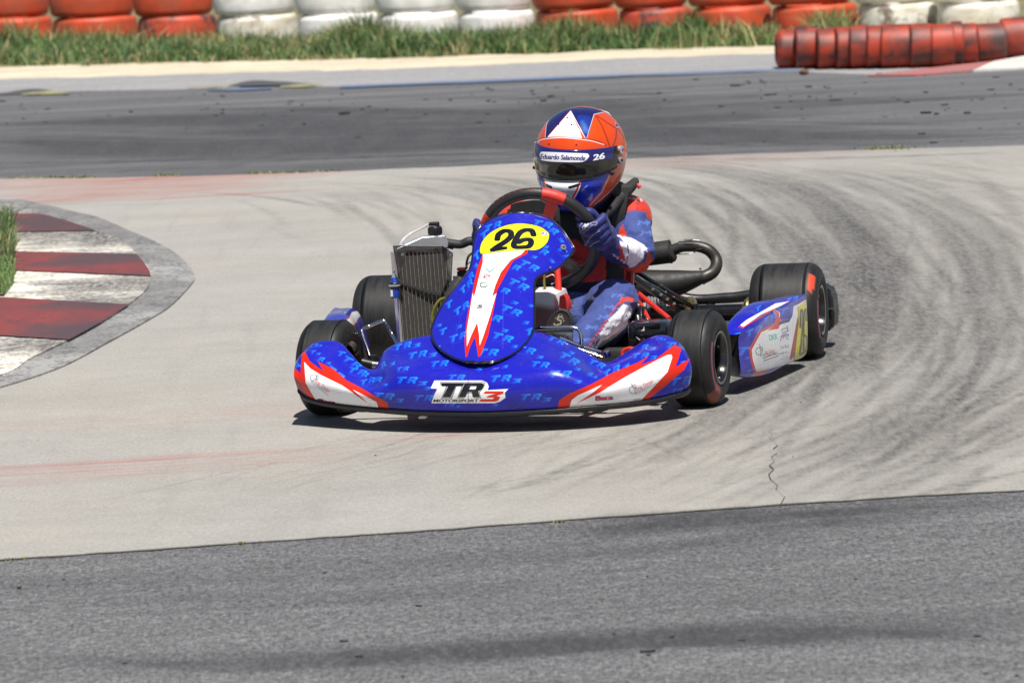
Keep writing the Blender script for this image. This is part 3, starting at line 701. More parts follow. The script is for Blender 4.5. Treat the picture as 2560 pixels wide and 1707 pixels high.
def tyre_prof(R, h, rim=.58, bulge=.02, sh=.05):
    """(along, radius) closed profile of a lying tyre, foot at 0"""
    r0_ = R*rim; P = []
    for k in range(9):
        t = math.pi/2*k/8; P.append((h-sh+sh*math.cos(t), R-sh+sh*math.sin(t)))
    P = P[::1]; low = [(h-a, r) for a, r in P][::-1]
    out = [(h-.004, r0_+.02)]+P+[(h*.5, R+bulge*.4)]+low+[(.004, r0_+.02), (h*.18, r0_-.005), (h*.25, r0_), (h*.4, R-.05), (h*.6, R-.05), (h*.75, r0_), (h*.82, r0_-.005)]
    return out
def lying_tyre(name, x, y, z, R, h, mtl, label, grp, tilt=(0, 0), seg=56, sh=.05, squash=0):
    V, F = lathe(tyre_prof(R, h, sh=sh), seg, 'z', close=True)
    V = [(vx*(1+squash), vy, vz+.006*mnoise(Vector((vx*3+x*5, vy*3, vz*4)))*1) for vx, vy, vz in V]
    o = ob(name, V, F, mtl, smooth=True); o.location = (x, y, z); o.rotation_euler = (tilt[0], tilt[1], random.uniform(0, 6.28)); return tag(o, label, 'tyre', grp)
edges = [-70, 122, 335, 535, 741, 944, 1145, 1337, 1549, 1734, 1936, 2152, 2352, 2560]
cols = 'OOOWWWWOOOOWW'
H1 = .225
def front(px, z):
    X, Y = wall_line(px); return X, Y
labs_lo = ['orange tyre at the left end of the lower row, cut by the picture edge', 'orange lower tyre with grass before it, between the cut one and the scuffed one', 'scuffed orange lower tyre touching the first stained white tyre',
           'stained white lower tyre next to the scuffed orange one', 'white lower tyre second in the white run, greyish stains', 'white lower tyre third in the white run, half sunk in grass', 'white lower tyre last in its run, touching the orange ones',
           'orange lower tyre first right of the white run, grass before it', 'worn orange lower tyre second right of the white run', 'clean orange lower tyre left of the low red tyre row', 'orange lower tyre with grass tuft in front, above the low red row',
           'brown-stained white lower tyre behind the low red row', 'dirty white lower tyre at the right picture edge']
labs_up = ['orange tyre at the left end of the upper row, cut by the picture edge', 'bright orange upper tyre second from the left picture edge', 'orange upper tyre touching the first white upper tyre',
           'white upper tyre first after the left orange ones', 'clean white upper tyre second in its run', 'white upper tyre third in its run with faint marks', 'white upper tyre last before the right orange ones',
           'orange upper tyre just right of the white run', 'orange upper tyre directly behind and above the right part of the helmet', 'orange upper tyre above the clean orange one, top cut by the picture', 'orange upper tyre last before the right white tyres',
           'white upper tyre above the brown-stained one, only its underside showing', 'white upper tyre at the right picture edge, top cut off']
for i, (a_, b_) in enumerate(zip(edges[:-1], edges[1:])):
    pc = (a_+b_)/2; X, Y = wall_line(pc); Dd = Y+CD; R = (b_-a_)/2/FPX*Dd*.985
    m = (M_TO if i not in (2, 8) else M_TOD) if cols[i] == 'O' else (M_TW if i < 11 and i != 3 else M_TWD)
    lying_tyre('barrier_tyre', X, Y+R, -.05, R, H1+.05, m, labs_lo[i], 'lower row of the painted tyre wall', (random.gauss(0, .008), random.gauss(0, .01)), sh=.045)
    mu = M_TO if cols[i] == 'O' else M_TW
    sft = .0
    X2, Y2 = wall_line(pc+sft-(6 if i < 8 else 10)); lying_tyre('barrier_tyre', X2, Y2+R+random.uniform(-.02, .02), H1+.005, R*1.0, .24, mu, labs_up[i], 'upper row of the painted tyre wall', (random.gauss(0, .008), random.gauss(0, .01)), sh=.050)
# low row of small red tyres by the right edge
edg = [1949, 1998, 2051, 2097, 2135, 2175, 2216, 2285, 2336, 2387, 2413, 2449, 2515, 2572, 2622]; 
M_SR = [painted('low_tyre_red_a', (.38, .038, .012), (.035, .03, .032), .58, (.09, .03, .025), 1.0), painted('low_tyre_red_b', (.34, .034, .012), (.03, .025, .03), .55, (.08, .03, .025), 1.0)]
sn = ['rounded red tyre standing at the left end of the low row', 'red tyre second from the left in the low row', 'red tyre third in the low row, pale patch on its tread', 'narrow red tyre fourth in the low row', 'red tyre fifth in the low row, dark from the middle down', 'red tyre sixth in the low row, between narrow and broad ones', 'broad red tyre seventh in the low row with brownish tread', 'bright topped red tyre eighth in the low row',
      'red tyre ninth in the low row with black band near its top', 'narrowest red tyre of the low row', 'red tyre right of the narrowest one, set slightly higher', 'broad dark red tyre third from the right picture edge in the low row', 'dark red tyre next to the right picture edge', 'last low red tyre, mostly outside the picture']
for i, (pa, pb) in enumerate(zip(edg[:-1], edg[1:])):
    pc = (pa+pb)/2; x, y, _ = G(pc, 172-max(0, pc-2100)*.012-max(0, pc-2250)**2*.00023, -.012); wd = (pb-pa)/397*1.10; R = .130+random.uniform(-.009, .008); hh = wd/2; sh = .016 if i else .045
    ring = [(-hh*.8, .07), (-hh, .085)]+[(-hh+sh-sh*math.cos(t), R-sh+sh*math.sin(t)) for t in np.linspace(0, math.pi/2, 6)]+[(hh-sh*.6+sh*.6*math.sin(t), R-sh*.6+sh*.6*math.cos(t)) for t in np.linspace(0, math.pi/2, 6)]+[(hh, .085), (hh*.8, .07)]
    V, F = lathe(ring, 60, 'x', close=True); V = [(a, b_*(1+.03*mnoise(Vector((i*3, b_*9, c*9)))), c*(1+.04*mnoise(Vector((i*5, b_*7, c*7))))) for a, b_, c in V]
    o = ob('low_tyre', V, F, M_SR[i % 2]); o.location = (x, y+R+random.uniform(-.015, .02)+(.10, .02)[i] if i < 2 else y+R+random.uniform(-.035, .04), -.012+R-.012); o.rotation_euler = (random.uniform(0, 6), random.gauss(0, .02), random.gauss(0, .05)-.03); tag(o, sn[i], 'tyre', 'low row of small red tyres')
# ---------------------------------------------------------------- the kart
BLK = mat('black_plastic', (.012, .012, .014), .38, var=.2, bump=.15); BLKG = mat('black_gloss', (.008, .008, .010), .18, var=.2, coat=.6)
BLKM = mat('black_matt', (.014, .014, .015), .7, var=.3, bump=.4); CHR = mat('chrome', (.62, .62, .64), .12, 1, var=.05); STL = mat('steel', (.45, .45, .46), .32, 1)
ALU = mat('aluminium', (.58, .60, .63), .38, .65, var=.08, bump=.05); REDF = mat('frame_red', (.62, .030, .018), .3, coat=.6, var=.1); GOLD = mat('gold_anodised', (.62, .48, .20), .3, 1)
REDP = mat('red_leather', (.62, .035, .022), .5, var=.15); RUBB = mat('black_rubber', (.022, .022, .023), .62, var=.25, bump=.2, bs=120)
kart = empty('racing_kart', (0, 0, 0), -YAW)
tag(kart, 'blue racing kart number 26 with red and white stripes cornering on the concrete', 'kart')
# front fairing -------------------------------------------------
NR = [  # per column: lip, face, crease, shelf, back edge (photo points)
 [(743, 970), (735, 940), (737, 914), (741, 902), (747, 896)], [(757, 985), (746, 945), (752, 893), (758, 880), (765, 872)],
 [(775, 994), (765, 948), (777, 892), (781, 868), (785, 857)], [(802, 1001), (790, 955), (806, 912), (810, 872), (813, 852)], [(838, 1007), (825, 962), (840, 931), (845, 888), (848, 857)],
 [(878, 1012), (868, 972), (880, 950), (880, 915), (876, 884)], [(920, 1016), (915, 982), (922, 960), (916, 936), (903, 912)],
 [(955, 1019), (952, 978), (950, 948), (944, 930), (936, 921)], [(1003, 1023), (1000, 968), (992, 922), (978, 893), (968, 872)],
 [(1075, 1027), (1073, 970), (1070, 925), (1060, 880), (1052, 843)], [(1190, 1029), (1190, 975), (1190, 930), (1190, 872), (1188, 828)],
 [(1290, 1026), (1290, 970), (1290, 924), (1289, 868), (1286, 824)], [(1378, 1021), (1380, 962), (1378, 913), (1368, 868), (1358, 834)],
 [(1448, 1015), (1452, 966), (1440, 926), (1432, 890), (1426, 860)], [(1508, 1010), (1510, 972), (1492, 944), (1482, 918), (1476, 889)],
 [(1562, 1005), (1560, 958), (1544, 930), (1530, 915), (1519, 905)], [(1612, 999), (1614, 948), (1602, 910), (1585, 890), (1568, 879)],
 [(1655, 991), (1662, 935), (1655, 885), (1640, 858), (1622, 845)], [(1694, 981), (1702, 925), (1698, 878), (1680, 854), (1660, 838)],
 [(1716, 972), (1725, 925), (1722, 893), (1708, 866), (1688, 848)], [(1725, 962), (1730, 932), (1729, 912), (1722, 900), (1708, 876)]]
NDX = [-.575, -.57, -.555, -.53, -.49, -.45, -.40, -.365, -.31, -.23, -.10, .02, .12, .20, .27, .33, .39, .44, .48, .51, .53]
def nose_y(x, r, i):
    u = abs(x+.02)/.56; f = -.48+.23*u**2.4; k = i/(len(NR)-1)
    wing = min(1, max(0, (u-.62)/.2)); dip = math.exp(-((u-.66)/.10)**2)
    yb = -.25+(.09)*wing-.04*dip
    if r == 0: return f
    if r == 1: return f-.012
    if r == 2: return f+.022+.03*dip
    if r == 3: return f+.022+(yb-f-.022)*.55
    return max(yb, f+.05)
rows = []
for r in range(5):
    rows.append([np.array(K(*NR[i][r], nose_y(NDX[i], r, i))) for i in range(len(NR))])
nc = [[] for _ in range(5)]
for r in range(5): nc[r] = catmull(rows[r], 8)
cols_ = []
for j in range(len(nc[0])):
    c = [nc[r][j] for r in range(5)]
    b0 = c[0]+np.array((0, .015, -.006)); bk = c[4]+np.array((0, .018, -.012)); bk2 = c[4]+np.array((0, .03, -.06))
    cols_.append(catmull([c[0], c[1], c[2], c[3], c[4], bk, bk2], 7))
NP = np.array(cols_).transpose(1, 0, 2)          # rows from lip to back, columns left to right
cv = Canvas(700, 800, 1760, 1050, 3, BLUE)
def T(x, y, h=13, rot=0, parts='TR3', **k): team(cv, x, y, h, rot, parts, **k)
for a in [(1018, 862, 13, 14), (1056, 884, 14, 10), (1098, 909, 13, 5, 'TR'), (1139, 889, 12, 5, '3'), (980, 904, 11, 25, '3'), (958, 912, 10, 45, 'R'), (1006, 922, 9, 6, 'TR'), (1030, 950, 15), (1070, 964, 12, 0, '3'),
          (946, 948, 11, 0, 'R'), (964, 957, 9, 0, '3'), (972, 991, 15, -4, 'TR3'), (1058, 995, 14, 0, 'TR'), (1141, 943, 12, 0, 'TR'), (1265, 945, 15, 3), (1400, 935, 16, 0, 'TR'), (1447, 948, 12, -4, '3'), (1340, 992, 15, 2), (1130, 1012, 8, 0, 'TR3'),
          (1239, 1008, 9, 0, '3'), (1392, 850, 13, -20, 'TR'), (1432, 877, 11, -24, '3'), (1314, 874, 14, -12, 'TR'), (1353, 887, 11, -12, '3'), (1423, 896, 15, -28, 'TR'), (1448, 918, 10, -24, '3'), (1264, 911, 10, 3, '3'), (1350, 911, 13, -5, 'TR'), (1200, 915, 12, 0, '3'),
          (1432, 979, 10, 0, '3'), (1492, 909, 12, -22, 'TR'), (1540, 922, 14, 28, 'TR3'), (1482, 937, 8, -10, 'R3'), (1612, 888, 12, 3), (1622, 866, 11, 6, 'R3'), (1690, 864, 15, -4, 'TR'), (1705, 908, 9, 12, 'T'), (1703, 952, 17, 8, 'TR'), (1700, 975, 8, 8, 'TR3'),
          (789, 880, 8, 0, 'T3'), (852, 884, 12, -12, 'T'), (803, 898, 10, -8, 'R'), (822, 903, 9, -8, '3'), (880, 905, 14, -30, 'TR'), (893, 928, 13, -14, 'TR'), (922, 938, 11, -10, 'R3'), (919, 953, 11, 12, 'TR'), (848, 938, 14, -38, 'TR3'), (815, 923, 10, -50, 'T'), (744, 915, 12, -40, 'T'), (742, 966, 10, 0, 'R'), (790, 862, 6, 6, 'TR3'), (1652, 846, 5, 0, 'TR3')]: T(*a)
RD = (206, 36, 10); WH = (236, 236, 240)
cv.poly([(762, 877), (774, 902), (808, 928), (794, 903), (834, 922), (866, 950), (900, 967), (933, 987), (969, 1006), (976, 1034), (800, 1018), (757, 978), (733, 940), (733, 916), (751, 932), (754, 884)], RD)
cv.poly([(760, 904), (776, 921), (804, 938), (855, 963), (885, 983), (925, 1012), (931, 1019), (905, 994), (881, 973), (915, 990), (941, 1005), (951, 1034), (805, 1028), (764, 957)], WH)
cv.poly([(883, 983), (925, 1012), (931, 1019), (900, 990), (881, 973)], RD)
cv.poly([(735, 935), (756, 971), (782, 1001), (776, 1010), (742, 985)], (150, 45, 60), .8)
cv.poly([(1393, 1030), (1398, 1000), (1423, 984), (1476, 961), (1532, 931), (1596, 905), (1625, 886), (1601, 912), (1640, 897), (1692, 857), (1690, 866), (1705, 866), (1697, 895), (1689, 917), (1726, 895), (1711, 924), (1660, 968), (1626, 994), (1600, 1022)], RD)
cv.poly([(1420, 1030), (1429, 1000), (1445, 988), (1506, 961), (1484, 980), (1441, 1009), (1500, 981), (1560, 944), (1613, 915), (1666, 888), (1678, 886), (1681, 893), (1669, 930), (1609, 994), (1585, 1026)], WH)
cv.poly([(1441, 1009), (1484, 980), (1506, 961), (1500, 981)], RD)
# stickers
def design_logo(c, x, y, k, rot, txt=True, col=(60, 60, 66)):
    q, n = math.cos(math.radians(-rot)), math.sin(math.radians(-rot)); f = lambda a, b: (x+(a*q-b*n)*k, y+(a*n+b*q)*k)
    th = np.linspace(-.6, 5.0, 16)
    c.stroke([f(-16+9*math.cos(t)*.9, 2-9*math.sin(t)) for t in th], 1.1*k, col); c.stroke([f(-12, -16), f(-12, 0), f(-13, 16)], .9*k, col)
    c.stroke([f(-10+5*math.cos(t), -4-4.5*math.sin(t)) for t in np.linspace(-1.5, 2.5, 10)], 1.0*k, col)
    c.stroke([f(-13, 11), f(30, 11)], .8*k, col); c.stroke([f(-10, 15), f(44, 15)], .7*k, col)
    if txt: c.text('Eng. Design', *f(17, 4), 46*k, 8.5*k, (214, 50, 30), rot, .004)
design_logo(cv, 797, 952, .95, -38); design_logo(cv, 1595, 966, 1.0, 28)
for x, y, rt_ in ((817, 1004, -6), (1511, 994, 4)):
    cv.text('Beca', x, y, 42, 12, (40, 34, 110), rt_, .09, .1); cv.text('Beca', x, y, 40, 10.5, (222, 40, 70), rt_, .035, .1)
# main logo sticker
cv.poly([(1078, 1008), (1086, 985), (1093, 972), (1076, 971), (1086, 951), (1206, 951), (1218, 957), (1222, 966), (1219, 975), (1271, 972), (1262, 982), (1264, 994), (1250, 1004), (1236, 1008)], (244, 244, 246))
for gr_, c_ in ((3.4, (20, 20, 24)), (1.9, (240, 240, 242)), (0.4, (24, 24, 28))):
    glyph(cv, _T, 1092, 993, 56, 36, 0, .30, c_, grow=gr_); glyph(cv, _R, 1146, 993, 56, 36, 0, .28, c_, grow=gr_)
glyph(cv, _Rh, 1146, 993, 56, 36, 0, .28, (240, 240, 242)); glyph(cv, _Rh, 1146, 993, 56, 36, 0, .28, (240, 240, 242), grow=-.3)
glyph(cv, _3, 1202, 1004, 46, 26, 0, .42, (214, 40, 20)); cv.text('MOTORSPORT', 1140, 1001.5, 112, 7.2, (28, 28, 34), 0, .03, .3)
cv.stroke([(1170, 905), (1171, 1030)], 1.0, (18, 12, 80), .8); wear(cv, 420, 5, 735, 835, 1730, 1030)
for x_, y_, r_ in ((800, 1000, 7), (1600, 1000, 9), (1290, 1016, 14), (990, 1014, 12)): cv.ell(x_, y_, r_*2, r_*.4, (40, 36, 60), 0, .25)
nrm = None
M_NOSE = image_mat('fairing_wrap', bake('nose', NP, cv, (2400, 640), BLUE), .16, 1, dirt=.05)
nose = grid_obj('front_fairing', NP, M_NOSE, kart, thick=.004, rim=BLK)
# flip if facing backwards
def face_out(o, d=(0, -1, .3)):
    me = o.data; s_ = sum((p.normal.dot(Vector(d))*p.area for p in me.polygons))
    if s_ < 0: me.flip_normals()
face_out(nose)
nose['label'] = 'blue fairing printed with pale blue team logos and red and white corners'
lipP = [[p+np.array((0, .004, .002)) for p in NP[0]], [p+np.array((0, -.002, -.010)) for p in NP[0]], [p+np.array((0, .012, -.017)) for p in NP[0]], [p+np.array((0, .05, -.014)) for p in NP[0]]]
lo_ = grid_obj('fairing_lip', np.array(lipP), BLK, nose, thick=.003); face_out(lo_, (0, -1, -.3))
# number panel --------------------------------------------------
PR = [(905, 1188, 1205), (903, 1160, 1236), (895, 1135, 1262), (880, 1108, 1290), (860, 1088, 1312), (840, 1079, 1326), (815, 1080, 1334), (780, 1096, 1335), (750, 1115, 1335), (725, 1134, 1335), (708, 1148, 1336),
      (695, 1158, 1341), (686, 1164, 1356), (676, 1172, 1384), (662, 1177, 1404), (645, 1180, 1419), (632, 1181, 1430), (623, 1182, 1435), (612, 1183, 1430), (597, 1186, 1420), (580, 1192, 1409), (564, 1204, 1394), (550, 1226, 1378), (541, 1246, 1358), (536, 1263, 1340), (533, 1285, 1318)]
PP = []
for py, xl, xr in PR:
    t = (905-py)/372; yc = -.445+.54*t+.035*math.sin(math.pi*t); row = []
    xm = 1200+60*max(0, t-.2)*1.3; 
    for j in range(41):
        f = j/40; px = xl+(xr-xl)*f; d = (px-xm)/120.
        kx_ = .055*d*d*(.7+.5*t) if d < 0 else .045*d*d*(.8+.2*t)
        ed = max(0, f-.80)/.2; row.append(K(px, py+(1.5*math.sin(math.pi*f) if py > 900 else 0), yc+kx_+.05*ed**1.5*max(0, t-.45)+(.03*max(0, .18-f)/.18*t)))
    PP.append(row)
PP = np.array(PP)
PPs = [np.array([catmull([PP[i, j] for i in range(len(PR))], 4)[k] for j in range(41)]) for k in range((len(PR)-1)*4+1)]
PPs = np.array(PPs)
cv = Canvas(1060, 520, 1450, 920, 4, (26, 28, 164))
PB = (26, 28, 164)
for a in [(1232, 566, 13, 20, 'TR'), (1210, 588, 14, 35, 'T'), (1356, 560, 14, -12, 'TR'), (1384, 578, 14, -28, 'R'), (1408, 598, 11, -52, '3'), (1366, 612, 11, -8, '3'), (1361, 630, 12, -24, 'R'), (1413, 634, 14, -50, 'TR'), (1338, 638, 10, -14, '3'), (1323, 664, 14, -24, 'TR'), (1385, 650, 10, -50, '3'),
          (1312, 692, 11, -30, '3'), (1291, 669, 12, -14, 'R'), (1296, 711, 15, -24, 'TR'), (1264, 727, 13, -20, 'R'), (1291, 752, 11, -22, '3'), (1278, 776, 15, -20, 'TR'), (1317, 801, 11, -4, '3'), (1243, 796, 15, -12, 'R'), (1265, 821, 11, -12, '3'), (1256, 843, 15, -14, 'TR'), (1288, 861, 10, 0, '3'),
          (1324, 829, 14, 18, 'T'), (1219, 880, 15, -2, 'TR'), (1122, 762, 13, 32, 'T'), (1154, 771, 13, 35, 'TR'), (1098, 808, 10, 5, '3'), (1107, 829, 13, 20, 'T'), (1148, 811, 10, 20, '3'), (1146, 842, 14, 18, 'TR'), (1096, 862, 9, 8, '3'), (1122, 886, 9, -4, '3'), (1166, 716, 12, 45, 'TR'), (1192, 640, 14, 50, 'T'), (1178, 690, 11, 50, 'R'), (1186, 660, 10, 50, '3'), (1330, 760, 9, -20, '3'), (1340, 600, 9, 0, 'T')]: team(cv, *a)
cv.poly([(1206, 636), (1200, 652), (1193, 668), (1177, 748), (1167, 794), (1161, 852), (1164, 893), (1168, 891), (1176, 865), (1187, 843), (1192, 870), (1195, 891), (1200, 891), (1209, 868), (1220, 840), (1235, 770), (1243, 725), (1262, 690), (1283, 652), (1318, 634), (1322, 622)], (208, 34, 12))
cv.poly([(1207, 632), (1207, 655), (1201, 678), (1189, 728), (1184, 746), (1182, 731), (1172, 795), (1167, 825), (1167, 866), (1178, 838), (1193, 806), (1198, 838), (1199, 864), (1209, 838), (1226, 786), (1241, 733), (1230, 742), (1238, 714), (1252, 681), (1277, 650), (1303, 636), (1316, 622)], (244, 244, 246))
ovl = [(1198, 624), (1199, 632), (1206, 636), (1240, 631), (1280, 628), (1317, 626), (1338, 626), (1353, 621), (1369, 606), (1374, 590), (1372, 581), (1355, 568), (1332, 561), (1305, 557.5), (1282, 559), (1260, 564), (1233, 576), (1214, 591), (1203, 607)]
cv.spoly(ovl, (22, 28, 40)); c0 = np.mean(ovl, 0); cv.spoly([(c0[0]+(a-c0[0])*.982, c0[1]+(b-c0[1])*.962) for a, b in ovl], (238, 238, 32))
two = [(1243, 598), (1247, 586), (1262, 577), (1276, 580), (1277, 591), (1265, 603), (1246, 615), (1232, 625)]; bar = [(1233, 625), (1262, 620)]
six = [(1334, 587), (1329, 577), (1315, 575), (1300, 582), (1290, 598), (1284, 612), (1290, 618), (1308, 618), (1322, 616), (1328, 606), (1323, 599), (1308, 600), (1296, 606)]
for wd, c_ in ((15.2, (30, 32, 26)), (13.4, (238, 238, 32)), (9.4, (10, 10, 26))):
    [(cv.stroke([(a+dx, b_) for a, b_ in two], wd, c_, smooth=5), cv.stroke([(a+dx, b_) for a, b_ in bar], wd*.8, c_), cv.stroke([(a+dx, b_) for a, b_ in six], wd, c_, smooth=5)) for dx in (-2.9, -1, 1, 2.9)]
cv.stroke([(1228, 629), (1246, 616)], 3, (10, 10, 26))
cv.poly([(1351, 579), (1366, 579), (1370, 588), (1356, 589)], (240, 240, 240)); cv.text('RJ', 1360, 583.5, 13, 6.5, (20, 30, 110), 0, .02)
for k in range(3): cv.stroke([(1222+k*8, 641-k*2), (1240+k*5, 636+k), (1272, 634+k*3)], .8, (150, 170, 190), smooth=4)
cv.text('KART PARTS', 1237, 658, 40, 4, (120, 200, 205), 5, 0)if False else None
cv.stroke([(1215, 662), (1226, 658), (1260, 657)], 1.2, (120, 205, 205)); cv.stroke([(1222, 657), (1250, 655)], .8, (120, 205, 205))
cv.stroke([(1216, 671), (1224, 680), (1234, 672)], 2.6, (20, 140, 120)); th = np.linspace(.1, 5.2, 14)
cv.stroke([(1217+8*math.cos(t), 692-4.5*math.sin(t)) for t in th], 2.2, (130, 40, 40)); cv.stroke([(1210, 692), (1225, 691)], 2, (130, 50, 60))
cv.stroke([(1209+9*math.cos(t), 712-6*math.sin(t)) for t in np.linspace(.9, 5.9, 14)], 2.6, (50, 70, 60)); cv.stroke([(1215, 702), (1213, 710)], 2.2, (120, 220, 220))
for k in range(8): cv.stroke([(1197+k*4, 719-k*k*.22), (1199+k*4, 719-k*k*.24)], 1.2, (90, 120, 110))
cv.stroke([(1258, 720), (1257, 872)], .8, (90, 84, 190), .8); cv.stroke([(1132, 860), (1150, 800), (1158, 770)], .7, (80, 74, 180), .6); wear(cv, 260, 8, 1080, 533, 1435, 905, .8)
M_PAN = image_mat('panel_wrap', bake('panel', PPs, cv, (1400, 1600), PB), .17, 1, dirt=.02)
panel = grid_obj('number_panel', PPs, M_PAN, kart, thick=.005, rim=BLK); face_out(panel)
panel['label'] = 'curved blue panel with yellow oval number 26 and a white stripe'
def rim_strip(name, loop, r, m, par):
    V, F = tube(loop+[loop[0]], r, 6, 0, False); return ob(name, V, F, m, par)
n_, m_ = PPs.shape[:2]
loopP = [PPs[0, j] for j in range(m_)]+[PPs[i, -1] for i in range(1, n_)]+[PPs[-1, j] for j in range(m_-2, -1, -1)]+[PPs[i, 0] for i in range(n_-2, 0, -1)]
rim_strip('panel_edge', [p+np.array((0, .004, 0)) for p in loopP], .0032, BLKG, panel)
def on_panel(px, py):
    X = np.array([[l2px(*p) for p in r] for r in PPs[::3, ::2]]); d = ((X-np.array((px, py)))**2).sum(-1); i, j = np.unravel_index(d.argmin(), d.shape); return K(px, py, PPs[::3, ::2][i, j][1])
A_ = lambda px: np.array((0, -.006, .002))
for px, py, r in ((1201, 768, .0075), (1409, 620, .0085), (1376, 671, .003)):
    p = np.array(on_panel(px, py))+A_(px); dn = np.array((0, -.75, .6)) if px < 1300 else np.array((.5, -.7, .5)); dn /= np.linalg.norm(dn)
    b = MB(); b.tube([p-dn*.004, p+dn*.0025, p+dn*.004], [r, r, r*.8], 18); b.tube([p+dn*.004, p+dn*.0045], [r*.45, r*.4], 12, m=1)
    b.build('panel_bolt', None, panel, mats=[STL, BLK])
# wheels --------------------------------------------------------
def tyre_mat():
    g = NT('slick_rubber'); o = g.obj(); at = g.n('Attribute'); at.attribute_name = 'paint'
    s_ = g.n('SeparateXYZ'); g.l(o, s_.inputs[0]); c_ = g.n('CombineXYZ'); g.l(g.math('MULTIPLY', s_.outputs[0], 90), c_.inputs[0])
    r_ = g.math('SQRT', g.math('ADD', g.math('MULTIPLY', s_.outputs[1], s_.outputs[1]), g.math('MULTIPLY', s_.outputs[2], s_.outputs[2]))); g.l(g.math('MULTIPLY', r_, 90), c_.inputs[1])
    an = g.math('ARCTAN2', s_.outputs[1], s_.outputs[2]); g.l(g.math('MULTIPLY', an, 1.2), c_.inputs[2]); ring = g.noise(c_.outputs[0], 1, 5, .65)
    nz = g.noise(o, 55, 5, .7)
    a = g.mix(g.ramp(ring, [(.35, 0), (.7, 1)]), (.009, .009, .0095), (.020, .0195, .0195)); a = g.mix(1, a, g.ramp(nz, [(.3, .75), (.7, 1.3)]), 'MULTIPLY')
    du = g.noise(o, 9, 4); a = g.mix(g.math('MULTIPLY', g.ramp(du, [(.5, 0), (.8, 1)]), .15), a, (.09, .085, .075))
    a = g.mix(at.outputs['Alpha'], a, at.outputs['Color']); g.l(a, g.p.inputs['Base Color'])
    g.l(g.ramp(ring, [(.3, .46), (.7, .62)]), g.p.inputs['Roughness']); g.p.inputs['Specular IOR Level'].default_value = .38
    g.l(g.bump(g.math('ADD', ring, g.math('MULTIPLY', nz, .6)), .22, .002), g.p.inputs['Normal']); return g.m
M_TY = tyre_mat()
def wheel(x, y, R, wd, side, steer, marks, label):
    e = empty('wheel', (x, y, R), steer, kart); e['label'] = label; s_ = side; h = wd/2; sh = .034 if wd < .15 else .040; rr = .069
    out = []
    def shoulder(sgn, n=9):
        return [(sgn*(h-sh+sh*math.sin(t)), R-sh*1.05+sh*1.05*math.cos(t)) for t in np.linspace(0, math.pi/2, n)]
    prof = [(-h*.80, rr)]+[(-h*.93, rr+.006), (-h*.98, rr+.022)]+shoulder(-1)[::-1]+[(a*h*.7, R+.0002) for a in np.linspace(-.92, .92, 13)]+shoulder(1)+[(h*.98, rr+.022), (h*.93, rr+.006), (h*.80, rr)]
    V, F = lathe(prof, 110, 'x', close=True); ty = ob('tyre', V, F, M_TY, e)
    ca = ty.data.attributes.new('paint', 'FLOAT_COLOR', 'POINT'); arr = np.zeros((len(V), 4), np.float32); arr[:] = (.1, .1, .1, 0)
    for i, v in enumerate(V):
        an = math.degrees(math.atan2(v[2], -v[1]*1)); r_ = math.hypot(v[1], v[2])
        for (a0, a1, x0, x1, r0_, r1_, c, al) in marks:
            jx = .006*mnoise(Vector((v[0]*80, an*.12, 1)))
            ac, da, xc, dx_ = (a0+a1)/2, (a1-a0)/2, (x0+x1)/2, (x1-x0)/2
            if r0_ <= r_ <= r1_ and abs((an-ac)/da)**3+abs((v[0]*s_-xc)/dx_)**3 < 1+.7*mnoise(Vector((v[0]*90, an*.10, 2))): arr[i] = (*c, al)
    ca.data.foreach_set('color', arr.ravel())
    # rim: dished, open to the outside
    o_ = s_*h
    pr = [(o_*.90, rr+.006), (o_*.965, rr+.004), (o_*.95, rr-.003), (o_*.80, rr-.008), (o_*.55, rr-.010), (o_*.10, rr-.012), (0, rr-.03), (-o_*.02, .034), (o_*.12, .030), (o_*.16, .022), (o_*.16, .0)]
    b = MB(); b.add(*lathe(pr, 56, 'x')); b.add(*lathe([(-o_*.9, rr+.005), (-o_*.96, rr+.002), (-o_*.8, rr-.008), (0, rr-.012), (0, .03)], 56, 'x'))
    rim = b.build('rim', BLKG, e)
    b = MB(); b.tube([(o_*.14, 0, 0), (o_*.45, 0, 0)], .013, 14); b.tube([(o_*.45, 0, 0), (o_*.62, 0, 0)], [.011, .008], 6)
    for k in range(3):
        t = k*2.094+.5; b.tube([(o_*.10, .026*math.cos(t), .026*math.sin(t)), (o_*.3, .026*math.cos(t), .026*math.sin(t))], .006, 6)
    b.build('hub', BLKM, e); return e
ORM = (.62, .055, .02); PK = (.75, .12, .30)
ST = math.radians(-5.8)
wheel(.515, 0, .130, .132, 1, ST, [(-75, -45, .040, .070, .085, .13, (.22, .06, .03), .9), (-60, 30, .055, .075, .100, .106, PK, .55)], 'outer front wheel with worn slick tyre beside the fairing corner')
wheel(-.515, 0, .130, .132, -1, ST, [], 'front wheel half covered by the fairing on the radiator side')
wheel(.605, 1.045, .139, .205, 1, 0, [(30, 58, .074, .094, .110, .139, ORM, .95), (-45, 20, .090, .11, .098, .106, PK, .6)], 'wide rear wheel with orange paint mark behind the side pod')
wheel(-.585, 1.045, .139, .205, -1, 0, [(95, 150, .07, .11, .10, .139, (.35, .05, .04), .6)], 'wide rear wheel behind the radiator')
